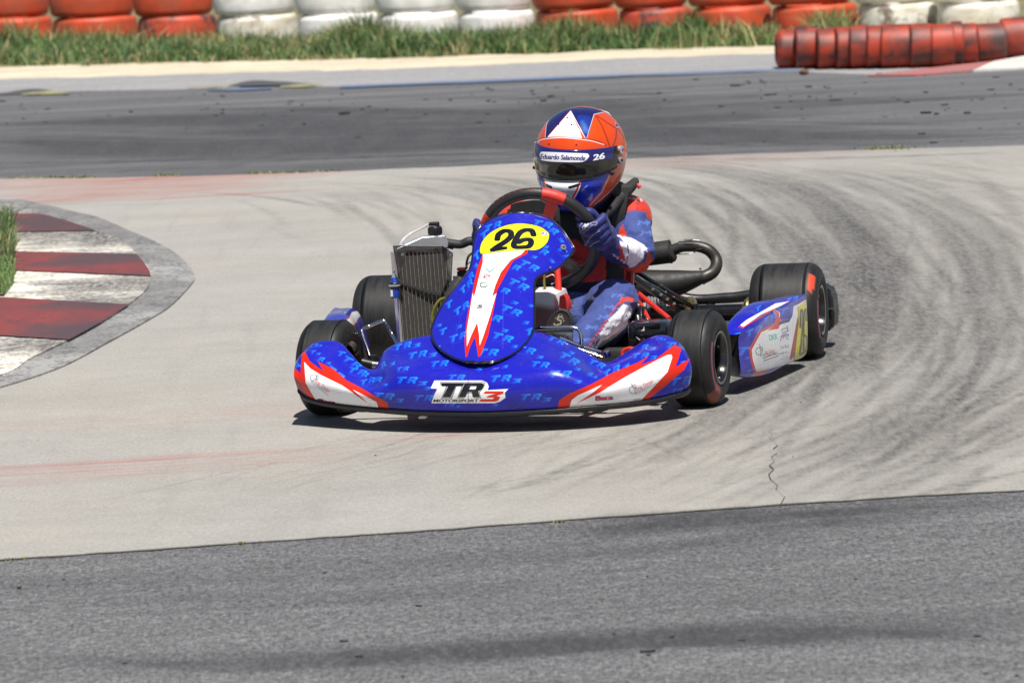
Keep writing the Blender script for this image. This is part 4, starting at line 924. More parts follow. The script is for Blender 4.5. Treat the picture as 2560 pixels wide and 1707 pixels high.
# side pods -----------------------------------------------------
ys = [.20, .30, .45, .62, .76, .81]
tr = {'b': [(1850, 937), (1883, 939), (1927, 929), (1972, 905), (2006, 890), (2016, 883)], 'm': [(1848, 890), (1892, 882), (1934, 862), (1976, 838), (2011, 822), (2019, 815)],
      's': [(1846, 848), (1893, 828), (1930, 802), (1976, 771), (2008, 752), (2016, 748)], 'r': [(1842, 836), (1872, 790), (1908, 758), (1958, 747), (1996, 738), (2009, 739)]}
def pod(sign, name, label, cvs, size):
    S = []
    for i, y in enumerate(ys):
        b_, m_p, s_p, r_p = [np.array(K(*tr[k][i], y)) for k in 'bmsr']
        ri = r_p+np.array((-.055, .0, -.012)); ri2 = ri+np.array((-.03, 0, -.10)); bi = b_+np.array((-.09, 0, .01))
        ring = [bi, b_+np.array((-.03, 0, -.002)), b_, m_p, s_p, (s_p+r_p)/2+np.array((.006, 0, .008)), r_p, ri, ri2]
        ring = [np.array((sign*p[0], p[1], p[2])) for p in ring]; S.append(catmull(ring, 5))
    P = np.array([catmull([S[i][k] for i in range(len(ys))], 6) for k in range(len(S[0]))])
    msk = np.ones(P.shape[:2]);
    rgb = bake(name, P, cvs, size, BLUE); m = image_mat(name+'_wrap', rgb, .2, 1, dirt=.25)
    o = grid_obj('side_pod', P, m, kart); face_out(o, (sign, 0, .4)); o['label'] = label
    # dark open ends and inner wall
    b = MB(); e0 = [P[k, 0] for k in range(P.shape[0])]; e1 = [P[k, -1] for k in range(P.shape[0])]
    c0_, c1_ = np.mean(e0, 0)+np.array((0, -.0, 0)), np.mean(e1, 0); n_ = len(e0)
    b.add([p+np.array((0, .003, 0)) for p in e0]+[c0_+np.array((0, .03, 0))], [(i, (i+1) % n_, n_) for i in range(n_)]); b.add([p-np.array((0, .003, 0)) for p in e1]+[c1_], [(i, (i+1) % n_, n_) for i in range(n_)])
    k0 = P.shape[0]-1; b.add([P[k0, j] for j in range(P.shape[1])]+[P[0, j] for j in range(P.shape[1])], [(j, j+1, P.shape[1]+j+1, P.shape[1]+j) for j in range(P.shape[1]-1)])
    b.build('pod_end', BLK, o); return o
cv = Canvas(1780, 700, 2100, 960, 4, BLUE)
for a in [(1885, 828, 13, 22, 'TR'), (1925, 795, 11, 20, 'TR'), (1842, 838, 10, 10, 'T'), (1972, 776, 14, 8, 'TR'), (1856, 878, 20, 0, 'T'), (1868, 890, 9, 0, '3'), (1872, 930, 9, 0, 'T'), (1895, 772, 10, 25, 'T'), (1945, 770, 8, 20, '3'), (1980, 748, 9, 15, 'TR')]: team(cv, *a)
cv.stroke([(1847, 817), (1858, 818), (1905, 790), (1971, 752)], 3, (214, 40, 30)); cv.poly([(1850, 813), (1866, 800), (1939, 758), (1973, 753), (1953, 764), (1904, 786), (1858, 817)], (240, 240, 244))
cv.poly([(1902, 829), (1930, 818), (1973, 803), (1981, 790), (1984, 765), (1996, 760), (2018, 747), (2024, 890), (1985, 905), (1890, 932), (1878, 878), (1890, 850)], (242, 242, 245))
cv.stroke([(1938, 779), (1946, 784), (1945, 797), (1940, 811), (1925, 818), (1901, 829), (1877, 874), (1880, 900), (1889, 930)], 8, (246, 246, 248)); cv.stroke([(1938, 779), (1945, 784), (1944, 797), (1939, 811), (1925, 817), (1901, 828), (1876, 874), (1879, 900), (1888, 930)], 5.8, (206, 44, 24))
cv.poly([(1941, 806), (1946, 790), (1955, 800), (1946, 822), (1918, 826), (1935, 816)], (206, 44, 24)); cv.poly([(1936, 806), (1925, 822), (1940, 817)], (246, 246, 248)) if False else None
cv.poly([(1947, 806), (1975, 797), (1974, 804), (1946, 813)], (36, 26, 130)); cv.text('Pedal Motors', 1961, 799, 22, 4, (190, 200, 210), 14, 0); cv.stroke([(1949, 808), (1969, 803)], 1.2, (30, 120, 70))
cv.poly([(1994, 792), (1996, 806), (1988, 888), (1977, 900), (1974, 896)], (176, 52, 28)); cv.poly([(1995, 767), (2018, 750), (2024, 884), (2010, 891), (1984, 901), (1996, 806)], (222, 214, 50)); cv.stroke([(1995, 767), (1996, 806), (1985, 900)], 1.3, (60, 60, 40))
for wd, c_ in ((6.0, (70, 68, 20)), (4.4, (222, 214, 50)), (3.0, (30, 30, 34))):
    cv.stroke([(2001, 818), (2002, 780), (2006, 778), (2008, 800), (2004, 850), (2000, 885), (2008, 882)], wd, c_, smooth=4); cv.stroke([(2016, 800), (2014, 774), (2010, 790), (2009, 850), (2010, 880), (2016, 872), (2017, 845), (2011, 838)], wd, c_, smooth=4)
cv.stroke([(2015, 758), (2016, 768)], 3, (240, 240, 240)); design_logo(cv, 1913, 874, 1.0, 8, False, (30, 30, 34)); cv.text('Eng. Design', 1924, 878, 24, 8.5, (206, 40, 30), 14, .0)
cv.stroke([(1907, 896), (1938, 884)], 1.4, (30, 30, 34)); cv.stroke([(1909, 902), (1947, 889)], 1.4, (30, 30, 34)); cv.text('DKR', 1933, 842, 21, 14, (60, 190, 165), 10, .03)
cv.text('Casa Bardi', 1961, 866, 22, 9, (96, 90, 130), 8, .0); cv.text('RACING', 1962, 880, 12, 3, (90, 90, 130), 8, 0); cv.stroke([(1950, 886), (1974, 881)], .8, (120, 120, 140)); cv.text('MOTORES', 1962, 890, 14, 3, (110, 110, 140), 8, 0); cv.stroke([(1950, 899), (1974, 893)], .8, (130, 130, 150))
for q in ([(1954, 826), (1958, 822), (1970, 820)], [(1956, 832), (1972, 826)], [(1968, 815), (1969, 828)], [(1951, 852), (1956, 838), (1966, 834), (1971, 840)], [(1958, 846), (1962, 838), (1970, 848)], [(1952, 842), (1972, 836)]): cv.stroke(q, 2.0, (84, 76, 130), .75, smooth=4)
cv.poly([(1890, 930), (1926, 922), (1900, 940), (1876, 940)], (196, 70, 30))
wear(cv, 120, 9, 1840, 735, 2020, 940, .8)
pod(1, 'pod', 'side pod with white flank, sponsor marks and yellow number 26 end', cv, (1200, 700))
# design of the far pod, mirrored in its own surface
cv2 = Canvas(820, 720, 1000, 860, 4, BLUE)
for a in [(935, 783, 9, 20, 'TR'), (880, 795, 8, 40, 'TR'), (905, 770, 8, 20, 'R3')]: team(cv2, *a)
cv2.poly([(862, 812), (880, 780), (898, 776), (900, 768), (912, 770), (921, 779), (908, 783), (895, 797), (886, 818)], (240, 240, 244)); cv2.stroke([(906, 769), (919, 773)], 3, (206, 50, 30)); cv2.stroke([(860, 806), (874, 792)], 3, (206, 50, 40)); cv2.stroke([(884, 816), (892, 806)], 3, (206, 50, 40))
pod(-1, 'podfar', 'side pod showing only its top between the tyres on the radiator side', cv2, (900, 600))
# chassis -------------------------------------------------------
A3 = lambda *p: np.array(p, float)
b = MB(); b.box((0, .22, .036), (.48, .62, .006)); b.build('floor_tray', ALU, kart)
b = MB()
for s_ in (-1, 1):
    b.tube([(s_*.22, -.25, .06), (s_*.27, -.05, .06), (s_*.30, .2, .055), (s_*.32, .6, .055), (s_*.30, 1.2, .06)], .015, 10, smooth=5)
    b.tube([(s_*.27, -.02, .06), (s_*.36, .0, .08), (s_*.395, .0, .10)], .013, 8)
b.tube([(-.22, -.25, .06), (.22, -.25, .06)], .015, 10); b.tube([(-.31, .45, .055), (.31, .45, .055)], .014, 10); b.tube([(-.30, 1.2, .06), (.30, 1.2, .06)], .015, 10)
b.tube([K(1575, 716, .62), K(1674, 797, .36)], .0068, 10); b.tube([K(1586, 726, .6), K(1623, 800, .45)], .0052, 10); b.tube([K(1577, 655, .72), K(1574, 730, .62)], .012, 10)
b.tube([K(1510, 880, -.05), K(1545, 850, 0), K(1560, 897, 0)], .007, 8) if False else None
b.tube([K(1556, 892, 0), K(1556, 880, 0), K(1562, 873, 0), K(1580, 870, 0), K(1590, 880, .02)], .0042, 8, smooth=4)
b.add(*prism([K(1522, 908, -.02), K(1555, 888, -.02), K(1600, 890, -.02), K(1590, 925, -.02), K(1530, 922, -.02)], (0, .02, 0)))
b.build('chassis_frame', REDF, kart)
b = MB(); b.tube([K(1393, 668, .34), K(1400, 770, .30)], .009, 10); b.build('steering_column', REDF, kart)
b = MB()    # struts carrying the seat
b.tube([K(1580, 672, .78), K(1736, 770, .98)], .0068, 10, m=0); b.tube([K(1573, 688, .76), K(1706, 776, .96)], .0105, 10, m=0)
for t in (.45, .6, .72, .85):
    p = np.array(K(1573, 688, .755))*(1-t)+np.array(K(1706, 776, .955))*t; b.add(*lathe([(-.006, .0), (-.006, .0045), (.006, .0045), (.006, 0)], 8, 'x', p+A3(0, -.012, .006)), m=1)
b.build('seat_strut', None, kart, mats=[BLKG, STL])
# seat
S = []
for z, yb, hw, dp in ((.05, .74, .16, .20), (.09, .80, .185, .24), (.16, .87, .195, .27), (.24, .92, .195, .24), (.32, .95, .19, .20), (.40, .975, .175, .15), (.45, .985, .15, .10)):
    S.append([(hw*math.sin(t), yb-dp*(1-math.cos(t*.62))*1.3, z+.03*abs(math.sin(t))**3*(-1)) for t in np.linspace(-math.pi*.5, math.pi*.5, 21)])
o = grid_obj('seat', np.array(S), BLKG, kart, thick=.006)
# rear axle, bearings, bumper
b = MB(); b.tube([(-.47, 1.045, .139), (.47, 1.045, .139)], .0245, 20); b.build('rear_axle', mat('axle_black', (.02, .02, .022), .16, .7, coat=.4), kart)
for s_ in (-1, 1):
    b = MB(); b.add(*lathe([(s_*.475, 0), (s_*.475, .034), (s_*.485, .044), (s_*.498, .044), (s_*.50, .03), (s_*.50, 0)], 28, 'x', (0, 1.045, .139))); b.build('wheel_hub', GOLD, kart)
b = MB(); b.add(*lathe([(-.012, 0), (-.012, .040), (-.008, .046), (.008, .046), (.012, .040), (.012, 0)], 26, 'x', (.318, 1.045, .139)))
b.box((.318, 1.0, .175), (.026, .03, .035), bev=.004); b.tube([K(1736, 760, .98), K(1738, 800, .98)], .011, 10, m=1); b.build('axle_bearing', None, kart, mats=[GOLD, BLK])
b = MB(); c = A3(*K(1638, 755, .9))
for k in range(6): b.box(c+A3(-.020+k*.009, 0, 0), (.004, .03, .032-.003*k), m=0)
b.box(c+A3(0, .012, -.004), (.056, .03, .026), m=0, bev=.003); b.box(c+A3(.012, -.004, -.022), (.05, .03, .018), m=1, bev=.003); b.build('finned_cooler', None, kart, mats=[ALU, BLK])
b = MB(); yB = 1.30
up_ = [A3(-.70, yB-.02, .17), A3(-.60, yB, .195), A3(-.35, yB, .20), A3(0, yB, .195), A3(.16, yB, .196), A3(*K(1700, 745, yB)), A3(*K(1745, 749, yB)), A3(*K(1800, 746, yB)), A3(*K(1866, 740, yB)), A3(.60, yB, .185)]
b.tube(up_, [.03, .024, .024, .024, .026, .022, .016, .016, .017, .02], 16, smooth=5)
b.tube([(-.66, yB-.02, .075), (-.3, yB, .07), (.3, yB, .07), (.66, yB-.02, .075)], .022, 12, smooth=4)
for x in (-.33, .33): b.tube([(x, yB, .08), (x, yB, .16)], .014, 10); b.tube([(x, yB, .09), (x*.92, 1.15, .065)], .013, 8)
for s_ in (-1, 1):
    pr = [(s_*.60, yB-.055, .19), (s_*.69, yB-.05, .185), (s_*.704, yB-.045, .16), (s_*.708, yB-.045, .09), (s_*.700, yB-.045, .055), (s_*.675, yB-.045, .05), (s_*.60, yB-.05, .055)]
    V, F = prism(pr, (0, .11, 0)); bm = bmesh.new(); vs_ = [bm.verts.new(v) for v in V]; [bm.faces.new([vs_[i] for i in f]) for f in F]; bmesh.ops.bevel(bm, geom=list(bm.edges), offset=.009, segments=3, affect='EDGES'); bm.verts.index_update()
    b.add([tuple(v.co) for v in bm.verts], [[v.index for v in f.verts] for f in bm.faces]); bm.free()
    b.tube([(s_*.64, yB-.052, .115), (s_*.706, yB-.052, .118)], .006, 8)
b.build('rear_bumper', BLK, kart)
b = MB(); b.box((.40, 1.02, .085), (.34, .16, .012), bev=.004); b.box((.40, .96, .078), (.30, .02, .02), bev=.004); b.build('axle_guard', BLKG, kart)
# exhaust
def pip(L): return [K(x, y, d) for x, y, d, r in L], [r for *_, r in L]
EXM = NT('exhaust_steel'); o_ = EXM.obj(); EXM.l(EXM.mix(EXM.noise(o_, 9, 4), (.030, .028, .027), (.085, .078, .070)), EXM.p.inputs['Base Color']); EXM.p.inputs['Metallic'].default_value = .6; EXM.l(EXM.ramp(EXM.noise(o_, 30, 4), [(.3, .38), (.7, .55)]), EXM.p.inputs['Roughness']); EXM = EXM.m
b = MB()
P_, R_ = pip([(1698, 617, 1.2, .0165), (1722, 615.5, 1.2, .0165), (1748, 617, 1.2, .0168), (1772, 626, 1.2, .0172), (1788, 644, 1.2, .0176), (1791, 663, 1.19, .018), (1781, 681, 1.18, .0185), (1762, 692, 1.17, .0192), (1756, 694, 1.17, .0195)])
b.tube(P_, R_, 24, smooth=6)
b.tube(*pip([(1758, 693, 1.17, .0215), (1754, 694, 1.17, .0215)]), 24)
b.build('exhaust_bend', EXM, kart)
b = MB(); b.tube(*pip([(1757, 692, 1.17, .019), (1735, 698, 1.165, .026), (1700, 706, 1.16, .037), (1660, 712, 1.15, .044), (1600, 716, 1.14, .050), (1540, 716, 1.12, .052), (1470, 712, 1.08, .05), (1420, 706, 1.04, .03)]), 26); b.build('exhaust_chamber', mat('chamber_black', (.007, .007, .0075), .6, bump=.3), kart)
b = MB(); b.tube(*pip([(1560, 645, 1.2, .03), (1566, 643, 1.2, .0345), (1674, 629, 1.2, .0345), (1679, 628, 1.2, .0325), (1681, 626.5, 1.2, .026), (1684, 625, 1.2, .0175), (1693, 621, 1.2, .0168), (1700, 619, 1.2, .0172)]), 26, m=0)
b.tube(*pip([(1673, 629.5, 1.2, .0355), (1677, 629, 1.2, .0355)]), 26, m=0)
b.build('silencer', None, kart, mats=[BLKM])
def spring(p, q, r, n, wr, m, b):
    p, q = np.array(p), np.array(q); d = q-p; L = np.linalg.norm(d); d /= L; a = np.cross(d, (0, 0, 1)); a /= np.linalg.norm(a); c_ = np.cross(d, a)
    pts_ = [p+d*L*t+r*(math.cos(t*n*6.283)*a+math.sin(t*n*6.283)*c_) for t in np.linspace(0, 1, n*8+1)]; b.tube(pts_, wr, 5)
b = MB(); spring(K(1711, 599.5, 1.18), K(1733, 600, 1.18), .0022, 9, .0008, 0, b); b.tube([K(1733, 600, 1.18), K(1749, 601, 1.18)], .001, 5); b.tube([K(1695, 601, 1.18), K(1711, 599, 1.18)], .001, 5); b.build('exhaust_spring', STL, kart)
b = MB(); spring(K(1697, 634, 1.17), K(1722, 634, 1.17), .0030, 9, .001, 0, b)
b.tube([K(1722, 634, 1.17), K(1733, 634, 1.17)], .001, 5)
b.build('exhaust_spring', STL, kart)
b = MB(); b.tube([K(1735, 632, 1.17), K(1742, 624, 1.17), K(1754, 623, 1.17)], .0022, 6); b.build('exhaust_hook', BLKM, kart)
b = MB(); b.tube([K(1748, 673, 1.17), K(1753, 671, 1.17)], .0028, 8); b.build('exhaust_bolt', STL, kart)
# fuel tank
TK = NT('tank_plastic'); o_ = TK.geo(); s_ = TK.n('SeparateXYZ'); TK.l(TK.obj(), s_.inputs[0])
lv = TK.ramp(TK.math('ADD', s_.outputs[2], TK.math('MULTIPLY', s_.outputs[0], .18)), [(.262, (.24, .12, .13)), (.280, (.76, .74, .76))]); TK.l(lv, TK.p.inputs['Base Color'])
TK.p.inputs['Roughness'].default_value = .32; TK.p.inputs['Subsurface Weight'].default_value = .12; TK.p.inputs['Subsurface Radius'].default_value = (.02, .015, .015); TK = TK.m
b = MB(); b.box((-.005, .30, .185), (.185, .20, .225), bev=.028); b.tube([(-.02, .28, .285), (-.02, .28, .315)], .024, 16); tank = b.build('fuel_tank', TK, kart)
b = MB(); b.add(*prism([K(1399, 741, .19), K(1407, 737, .195), (K(1414, 744, .20)), K(1421, 766, .21), K(1420, 776, .21), K(1397, 769, .19)], (.0, .05, 0))); b.build('tank_strap', REDP, kart)
b = MB(); b.tube([K(1361, 685, .3), K(1360, 705, .3), K(1363, 728, .3)], .0035, 8); b.build('fuel_hose', mat('olive_hose', (.16, .15, .02), .3, var=.3), kart)
# steering wheel
SC = A3(.018, .36, .432); E1 = A3(1, 0, 0); E2 = A3(0, -.5, .866); EN = A3(0, -.866, -.5)
def SW(a, r=.158, o=0): t = math.radians(a); return SC+r*(math.sin(t)*E1+math.cos(t)*E2)+o*EN
CF = NT('grip_leather'); o_ = CF.obj(); w_ = CF.n('TexVoronoi'); w_.inputs['Scale'].default_value = 650; CF.l(o_, w_.inputs['Vector']); CF.l(CF.mix(CF.noise(o_, 20), (.012, .012, .013), (.03, .03, .032)), CF.p.inputs['Base Color']); CF.p.inputs['Roughness'].default_value = .42; CF.l(CF.bump(w_.outputs['Distance'], .35, .001), CF.p.inputs['Normal']); CF = CF.m
SWm = empty('steering_wheel', (0, 0, 0), 0, kart)
def arc_(a0, a1, r, o=0): return [SW(a, .158, o) for a in np.linspace(a0, a1, max(3, int((a1-a0)/4)))]
b = MB(); b.tube(arc_(33, 285, 0), .0165, 16); b.tube(arc_(-55, 10, 0), .0165, 16); b.build('grip', CF, SWm)
b = MB(); b.tube(arc_(10, 33, 0), .0172, 16); b.tube(arc_(285, 305, 0), .0172, 16)
for a in (22, 295, 140, 215):
    p, q = SW(a, .150), SW(a+6, .04); dq = q-p; sd_ = np.cross(dq, EN); sd_ /= np.linalg.norm(sd_)
    b.add(*prism([p-sd_*.018, p+sd_*.018, q+sd_*.014, q-sd_*.014], EN*.006), m=0 if a in (22, 295) else 1)
b.add(*lathe([(0, 0), (0, .05), (.01, .05), (.01, 0)], 20, 'z', (0, 0, 0))) if False else None
b.build('spoke', None, SWm, mats=[REDP, BLK])
b = MB()
for a in np.linspace(-42, 2, 8):
    p = SW(a, .1745, .002); t_ = SW(a+1.5, .1745, .002)-p; t_ /= np.linalg.norm(t_); rr_ = (p-SC)/np.linalg.norm(p-SC)
    b.tube([p-t_*.004, p+t_*.003+EN*.004, p+t_*.004-EN*.003], .0006, 4)
b.build('grip_lettering', REDP, SWm)
b = MB(); V, F = prism([K(1274, 530, .33), K(1277, 512, .33), (K(1292, 507, .33)), K(1330, 502, .33), K(1352, 503, .33), K(1376, 515, .33), K(1388, 540, .33), K(1380, 600, .34), K(1285, 600, .34)], (0, .03, .0)); b.add(V, F)
b.box(A3(*K(1335, 560, .345)), (.15, .02, .09), bev=.008); b.tube([SC, A3(.0, .10, .16)], .010, 10); b.build('steering_bracket', BLKM, SWm)
# radiator
RL, RR_ = A3(-.405, .40, 0), A3(-.272, .47, 0)
def RP(f, z, d=0):    # f across, z height, d outwards
    p = RL+(RR_-RL)*f; n_ = A3(.070, -.133, 0); n_ /= np.linalg.norm(n_)*1.0; lean = A3(-.0006*0, -.10*(z-.1), 0); return A3(p[0], p[1], z)+n_*d+lean+A3(.0, 0, 0)
zb, zt = .095, .408
rad = empty('radiator', (0, 0, 0), 0, kart)
b = MB(); V = [RP(0, zb), RP(1, zb), RP(1, zt), RP(0, zt)]; b.add(*prism([RP(0, zb, -.002), RP(1, zb, -.002), RP(1, zt, -.002), RP(0, zt, -.002)], RP(0, .2, -.03)-RP(0, .2, 0)))
FN = NT('radiator_fins'); o_ = FN.obj(); sx = FN.n('SeparateXYZ'); FN.l(o_, sx.inputs[0]); wv = FN.n('TexWave'); wv.wave_type = 'BANDS'; wv.bands_direction = 'Z'; wv.inputs['Scale'].default_value = 160; wv.inputs['Distortion'].default_value = 1.5; wv.inputs['Detail'].default_value = 2; FN.l(o_, wv.inputs['Vector'])
FN.l(FN.mix(FN.ramp(wv.outputs['Fac'], [(.3, 0), (.7, 1)]), (.004, .004, .004), (.035, .031, .025)), FN.p.inputs['Base Color']); FN.p.inputs['Roughness'].default_value = .6; FN.l(FN.bump(wv.outputs['Fac'], .8, .004), FN.p.inputs['Normal'])
b.build('fins', FN.m, rad, smooth=False)
b = MB()
for k in range(13):
    f = .035+k*.0775; b.tube([RP(f, zb, .0005), RP(f+.004*math.sin(k*3), (zb+zt)/2, .0008), RP(f, zt, .0005)], .0008, 4)
b.build('tubes', mat('rad_tube', (.42, .40, .34), .45, .4, var=.5, vs_=150), rad)
b = MB()
for f in (-.01, 1.02): b.add(*prism([RP(f-.025, zb, .004), RP(f+.02, zb, .004), RP(f+.02, zt, .004), RP(f-.025, zt, .004)], RP(0, .2, -.034)-RP(0, .2, 0)))
tk = [RP(.0, zt, .004), RP(1.02, zt, .004), RP(1.05, zt+.018, .004), RP(1.0, zt+.040, .004), RP(.55, zt+.040, .004), RP(.02, zt+.012, .004)]
V, F = prism(tk, RP(0, .2, -.036)-RP(0, .2, 0)); bm = bmesh.new(); vs_ = [bm.verts.new(v) for v in V]; [bm.faces.new([vs_[i] for i in f]) for f in F]; bmesh.ops.bevel(bm, geom=list(bm.edges), offset=.004, segments=3, affect='EDGES'); bm.verts.index_update(); b.add([tuple(v.co) for v in bm.verts], [[v.index for v in f.verts] for f in bm.faces]); bm.free()
b.box(RP(.5, zb-.02, -.014), (.15, .035, .04), rot=.48, bev=.006)
b.build('header_tank', ALU, rad)
cpt = RP(.83, zt+.040, -.015)
b = MB(); b.add(*lathe([(0, 0), (0, .0175), (.004, .0195), (.020, .0195), (.024, .017), (.024, 0)], 26, 'z', cpt))
for k in range(18): t = k*.349; b.tube([cpt+A3(.0195*math.cos(t), .0195*math.sin(t), .003), cpt+A3(.0195*math.cos(t), .0195*math.sin(t), .019)], .0013, 4)
b.tube([cpt+A3(.008, 0, .024), cpt+A3(.008, 0, .034)], .006, 12); b.tube([cpt+A3(.012, 0, .032), cpt+A3(-.016, 0, .031)], .0055, 12); b.build('filler_cap', BLK, rad)
HS = mat('clear_hose', (.55, .50, .53), .25, var=.1); h0 = cpt+A3(-.015, 0, .031)
b = MB(); b.tube([h0, K(1050, 573, h0[1]), K(1024, 586, h0[1]-.01), K(1006, 602, .40), K(996, 625, .40), K(991, 660, .40), K(990, 686, .40)], .0034, 10, smooth=6); b.build('overflow_hose', HS, rad)
b = MB(); b.tube([RP(1.0, zt+.016, -.016), K(1150, 611, .46), K(1172, 603, .46), K(1186, 606, .47), K(1200, 625, .5)], .0125, 16, smooth=5); b.tube([RP(1.0, zt+.016, -.016), K(1135, 613, .46)], .0135, 16); b.build('coolant_hose', RUBB, rad)
# overflow bottle
bc = A3(*K(988, 745, .365)); b = MB(); b.add(*lathe([(0, 0), (.0, .0115), (.002, .013), (.045, .013), (.052, .010), (.056, .0075), (.058, .0075), (.058, 0)], 22, 'z', bc), m=0); b.add(*lathe([(.058, 0), (.058, .0065), (.068, .0065), (.070, .004), (.078, .003), (.078, 0)], 18, 'z', bc), m=1)
b.add(*lathe([(.028, .0132), (.028, .0155), (.032, .016), (.042, .016), (.045, .0132)], 22, 'z', bc), m=2); b.add(*lathe([(.034, .0162), (.034, .0168), (.039, .0168), (.039, .0162)], 22, 'z', bc), m=1); b.box(bc+A3(-.006, -.0122, .015), (.006, .003, .018), m=3)
b.build('overflow_bottle', None, rad, mats=[mat('bottle_blue', (.015, .06, .42), .22, .3, coat=.8), ALU, BLK, mat('label_white', (.7, .7, .7), .5)])
# smoked wind deflector over the radiator
GS = NT('smoked_plastic'); GS.p.inputs['Base Color'].default_value = (.10, .085, .08, 1); GS.p.inputs['Roughness'].default_value = .12; GS.p.inputs['Alpha'].default_value = .55; GS.p.inputs['Coat Weight'].default_value = .5; GS = GS.m
b = MB(); q0, q1, q2, q3 = [K(983, 614, .33), K(1105, 615, .37), K(1131, 633, .43), K(1128, 706, .42)]; i0, i1, i2, i3 = K(1012, 632, .345), K(1107, 632, .39), K(1109, 650, .40), K(999, 700, .36)
b.add(*prism([q0, q1, i1, i0], (0, .0015, 0))); b.add(*prism([q0, i0, i3], (0, .0015, 0))); b.add(*prism([q1, q2, q3, K(1112, 660, .405), i1], (.0, .0015, 0)))
b.build('wind_deflector', GS, rad, smooth=False)
b = MB(); b.tube([q0, q1, q2], .0014, 6); b.tube([q0, i3], .0011, 6); b.tube([q2, q3], .0012, 6); b.build('deflector_edge', BLK, rad)
for px, py, y in ((1007, 636, .335), (1127, 638, .415), (1127, 712, .41)): b = MB(); b.add(*lathe([(-.004, 0), (-.0035, .004), (0, .0058), (.004, .0058), (.004, 0)], 16, 'y', K(px, py, y))); b.build('rubber_mount', STL, rad)
# engine and ignition parts between radiator and driver
b = MB(); b.box((-.20, .70, .13), (.15, .22, .17), m=0, bev=.012)
for k in range(8): b.box((-.20, .62, .20+k*.014), (.13, .13, .006), m=0)
b.tube([(-.20, .62, .3), (-.20, .62, .335)], .03, 16, m=0); b.box((-.26, .47, .15), (.10, .10, .13), m=0, bev=.01)
b.tube([K(1120, 800, .35), K(1125, 740, .38), K(1150, 700, .42)], .018, 10, m=0); b.box(K(1158, 686, .50), (.030, .03, .020), m=0, bev=.002); b.box(K(1155, 672, .50), (.024, .03, .008), m=1, bev=.002)
b.tube([K(1147, 696, .5), K(1151, 702, .5)], .004, 8, m=1); b.tube([K(1133, 692, .5), K(1146, 698, .5)], .0035, 8, m=0)
b.tube([K(1166, 672, .5), K(1167, 655, .5), K(1172, 640, .5), K(1182, 632, .52)], .0035, 8, m=0, smooth=4); b.tube([K(1163, 676, .49), K(1168, 662, .49), K(1176, 655, .5)], .0016, 6, m=2, smooth=4)
b.build('engine', None, kart, mats=[BLKM, REDF, STL])
b = MB(); b.tube([K(1113, 745, .33), K(1100, 750, .33), K(1087, 768, .33), K(1080, 795, .33), K(1086, 825, .33)], .0042, 10, smooth=5); b.build('breather_hose', mat('olive_hose', (.16, .15, .02), .3), kart)
# brake bar, hoops, spindles
b = MB(); yy = -.17
b.tube([K(1300, 820, yy), K(1333, 821, yy), K(1416, 818, yy), K(1440, 821, yy), K(1449, 828, yy), K(1453, 842, yy), K(1453, 862, yy)], .0055, 12, smooth=5)
b.tube([K(1400, 846, yy+.02), K(1440, 862, yy+.02), K(1505, 882, yy)], .0065, 12); b.tube([K(1438, 870, yy), K(1505, 894, yy)], .006, 12); b.tube([K(1516, 878, yy-.005), K(1520, 892, yy-.005)], [.011, .010], 14)
b.build('bumper_bar', CHR, kart)
b = MB(); yh = .09
b.tube([K(931, 912, .0), K(918, 870, .03), K(906, 835, .06), K(906, 824, .07), K(925, 814, yh), K(955, 802, yh), K(965, 808, yh), K(980, 835, yh), K(996, 865, .05)], .0048, 12, smooth=5); b.build('pod_bar', CHR, kart)
b = MB()
for s_ in (-1, 1):
    b.tube([(s_*.395, .0, .055), (s_*.395, .0, .16)], .013, 12); b.tube([(s_*.395, 0, .11), (s_*.46, .0, .128)], .013, 12); b.tube([(s_*.41, .03, .12), (s_*.06, .10, .12)], .006, 8)
b.tube([K(905, 905, -.02), K(935, 912, -.02)], .012, 14, m=0); b.tube([K(932, 911, -.03), K(958, 914, -.03)], .010, 14, m=1); b.build('steering_knuckle', None, kart, mats=[BLK, STL])
b = MB(); b.box(K(1628, 834, .12), (.115, .10, .072), bev=.016); b.box(K(1615, 812, .10), (.07, .09, .02), rot=.3, bev=.006); b.tube([K(1590, 842, .06), K(1600, 850, .06)], .002, 6, m=2); b.tube([K(1604, 808, .08), K(1622, 806, .08)], .003, 6, m=2)
V, F = box(K(1604, 822, .055), (.016, .003, .011)); b.add(V, F, 1)
b.tube([K(1460, 900, .0), K(1500, 900, 0)], .02, 10) if False else None
b.build('brake_housing', None, kart, mats=[BLKG, mat('label_white', (.7, .7, .7), .5), STL])
b = MB(); b.tube([K(1590, 775, .5), K(1600, 850, .45)], .028, 14); b.tube([K(1577, 784, .48), K(1603, 784, .48)], .018, 16); b.build('pump_body', BLKG, kart)
b = MB(); b.box(K(1540, 885, .15), (.07, .08, .03), bev=.008); b.build('master_cylinder', BLKM, kart)
for s_, x in ((1, .145), (-1, -.14)):
    b = MB(); b.tube([(x, .02, .05), (x, -.03, .13), (x, -.05, .21)], .006, 8, smooth=3); b.box((x, -.05, .2), (.07, .012, .03), rot=None, bev=.004); b.build('pedal', STL, kart)
b = MB(); b.tube([(-.42, -.17, .12), (.40, -.17, .12)], .010, 10); b.tube([(-.25, -.17, .12), (-.22, -.1, .07)], .009, 8); b.tube([(.25, -.17, .12), (.22, -.1, .07)], .009, 8); b.build('front_bumper_tube', CHR, kart)
b = MB(); b.tube([K(1365, 692, .36), K(1380, 686, .36), K(1389, 694, .36), K(1389, 704, .36), K(1378, 710, .36)], .002, 6, smooth=4); b.build('column_clip', STL, kart)
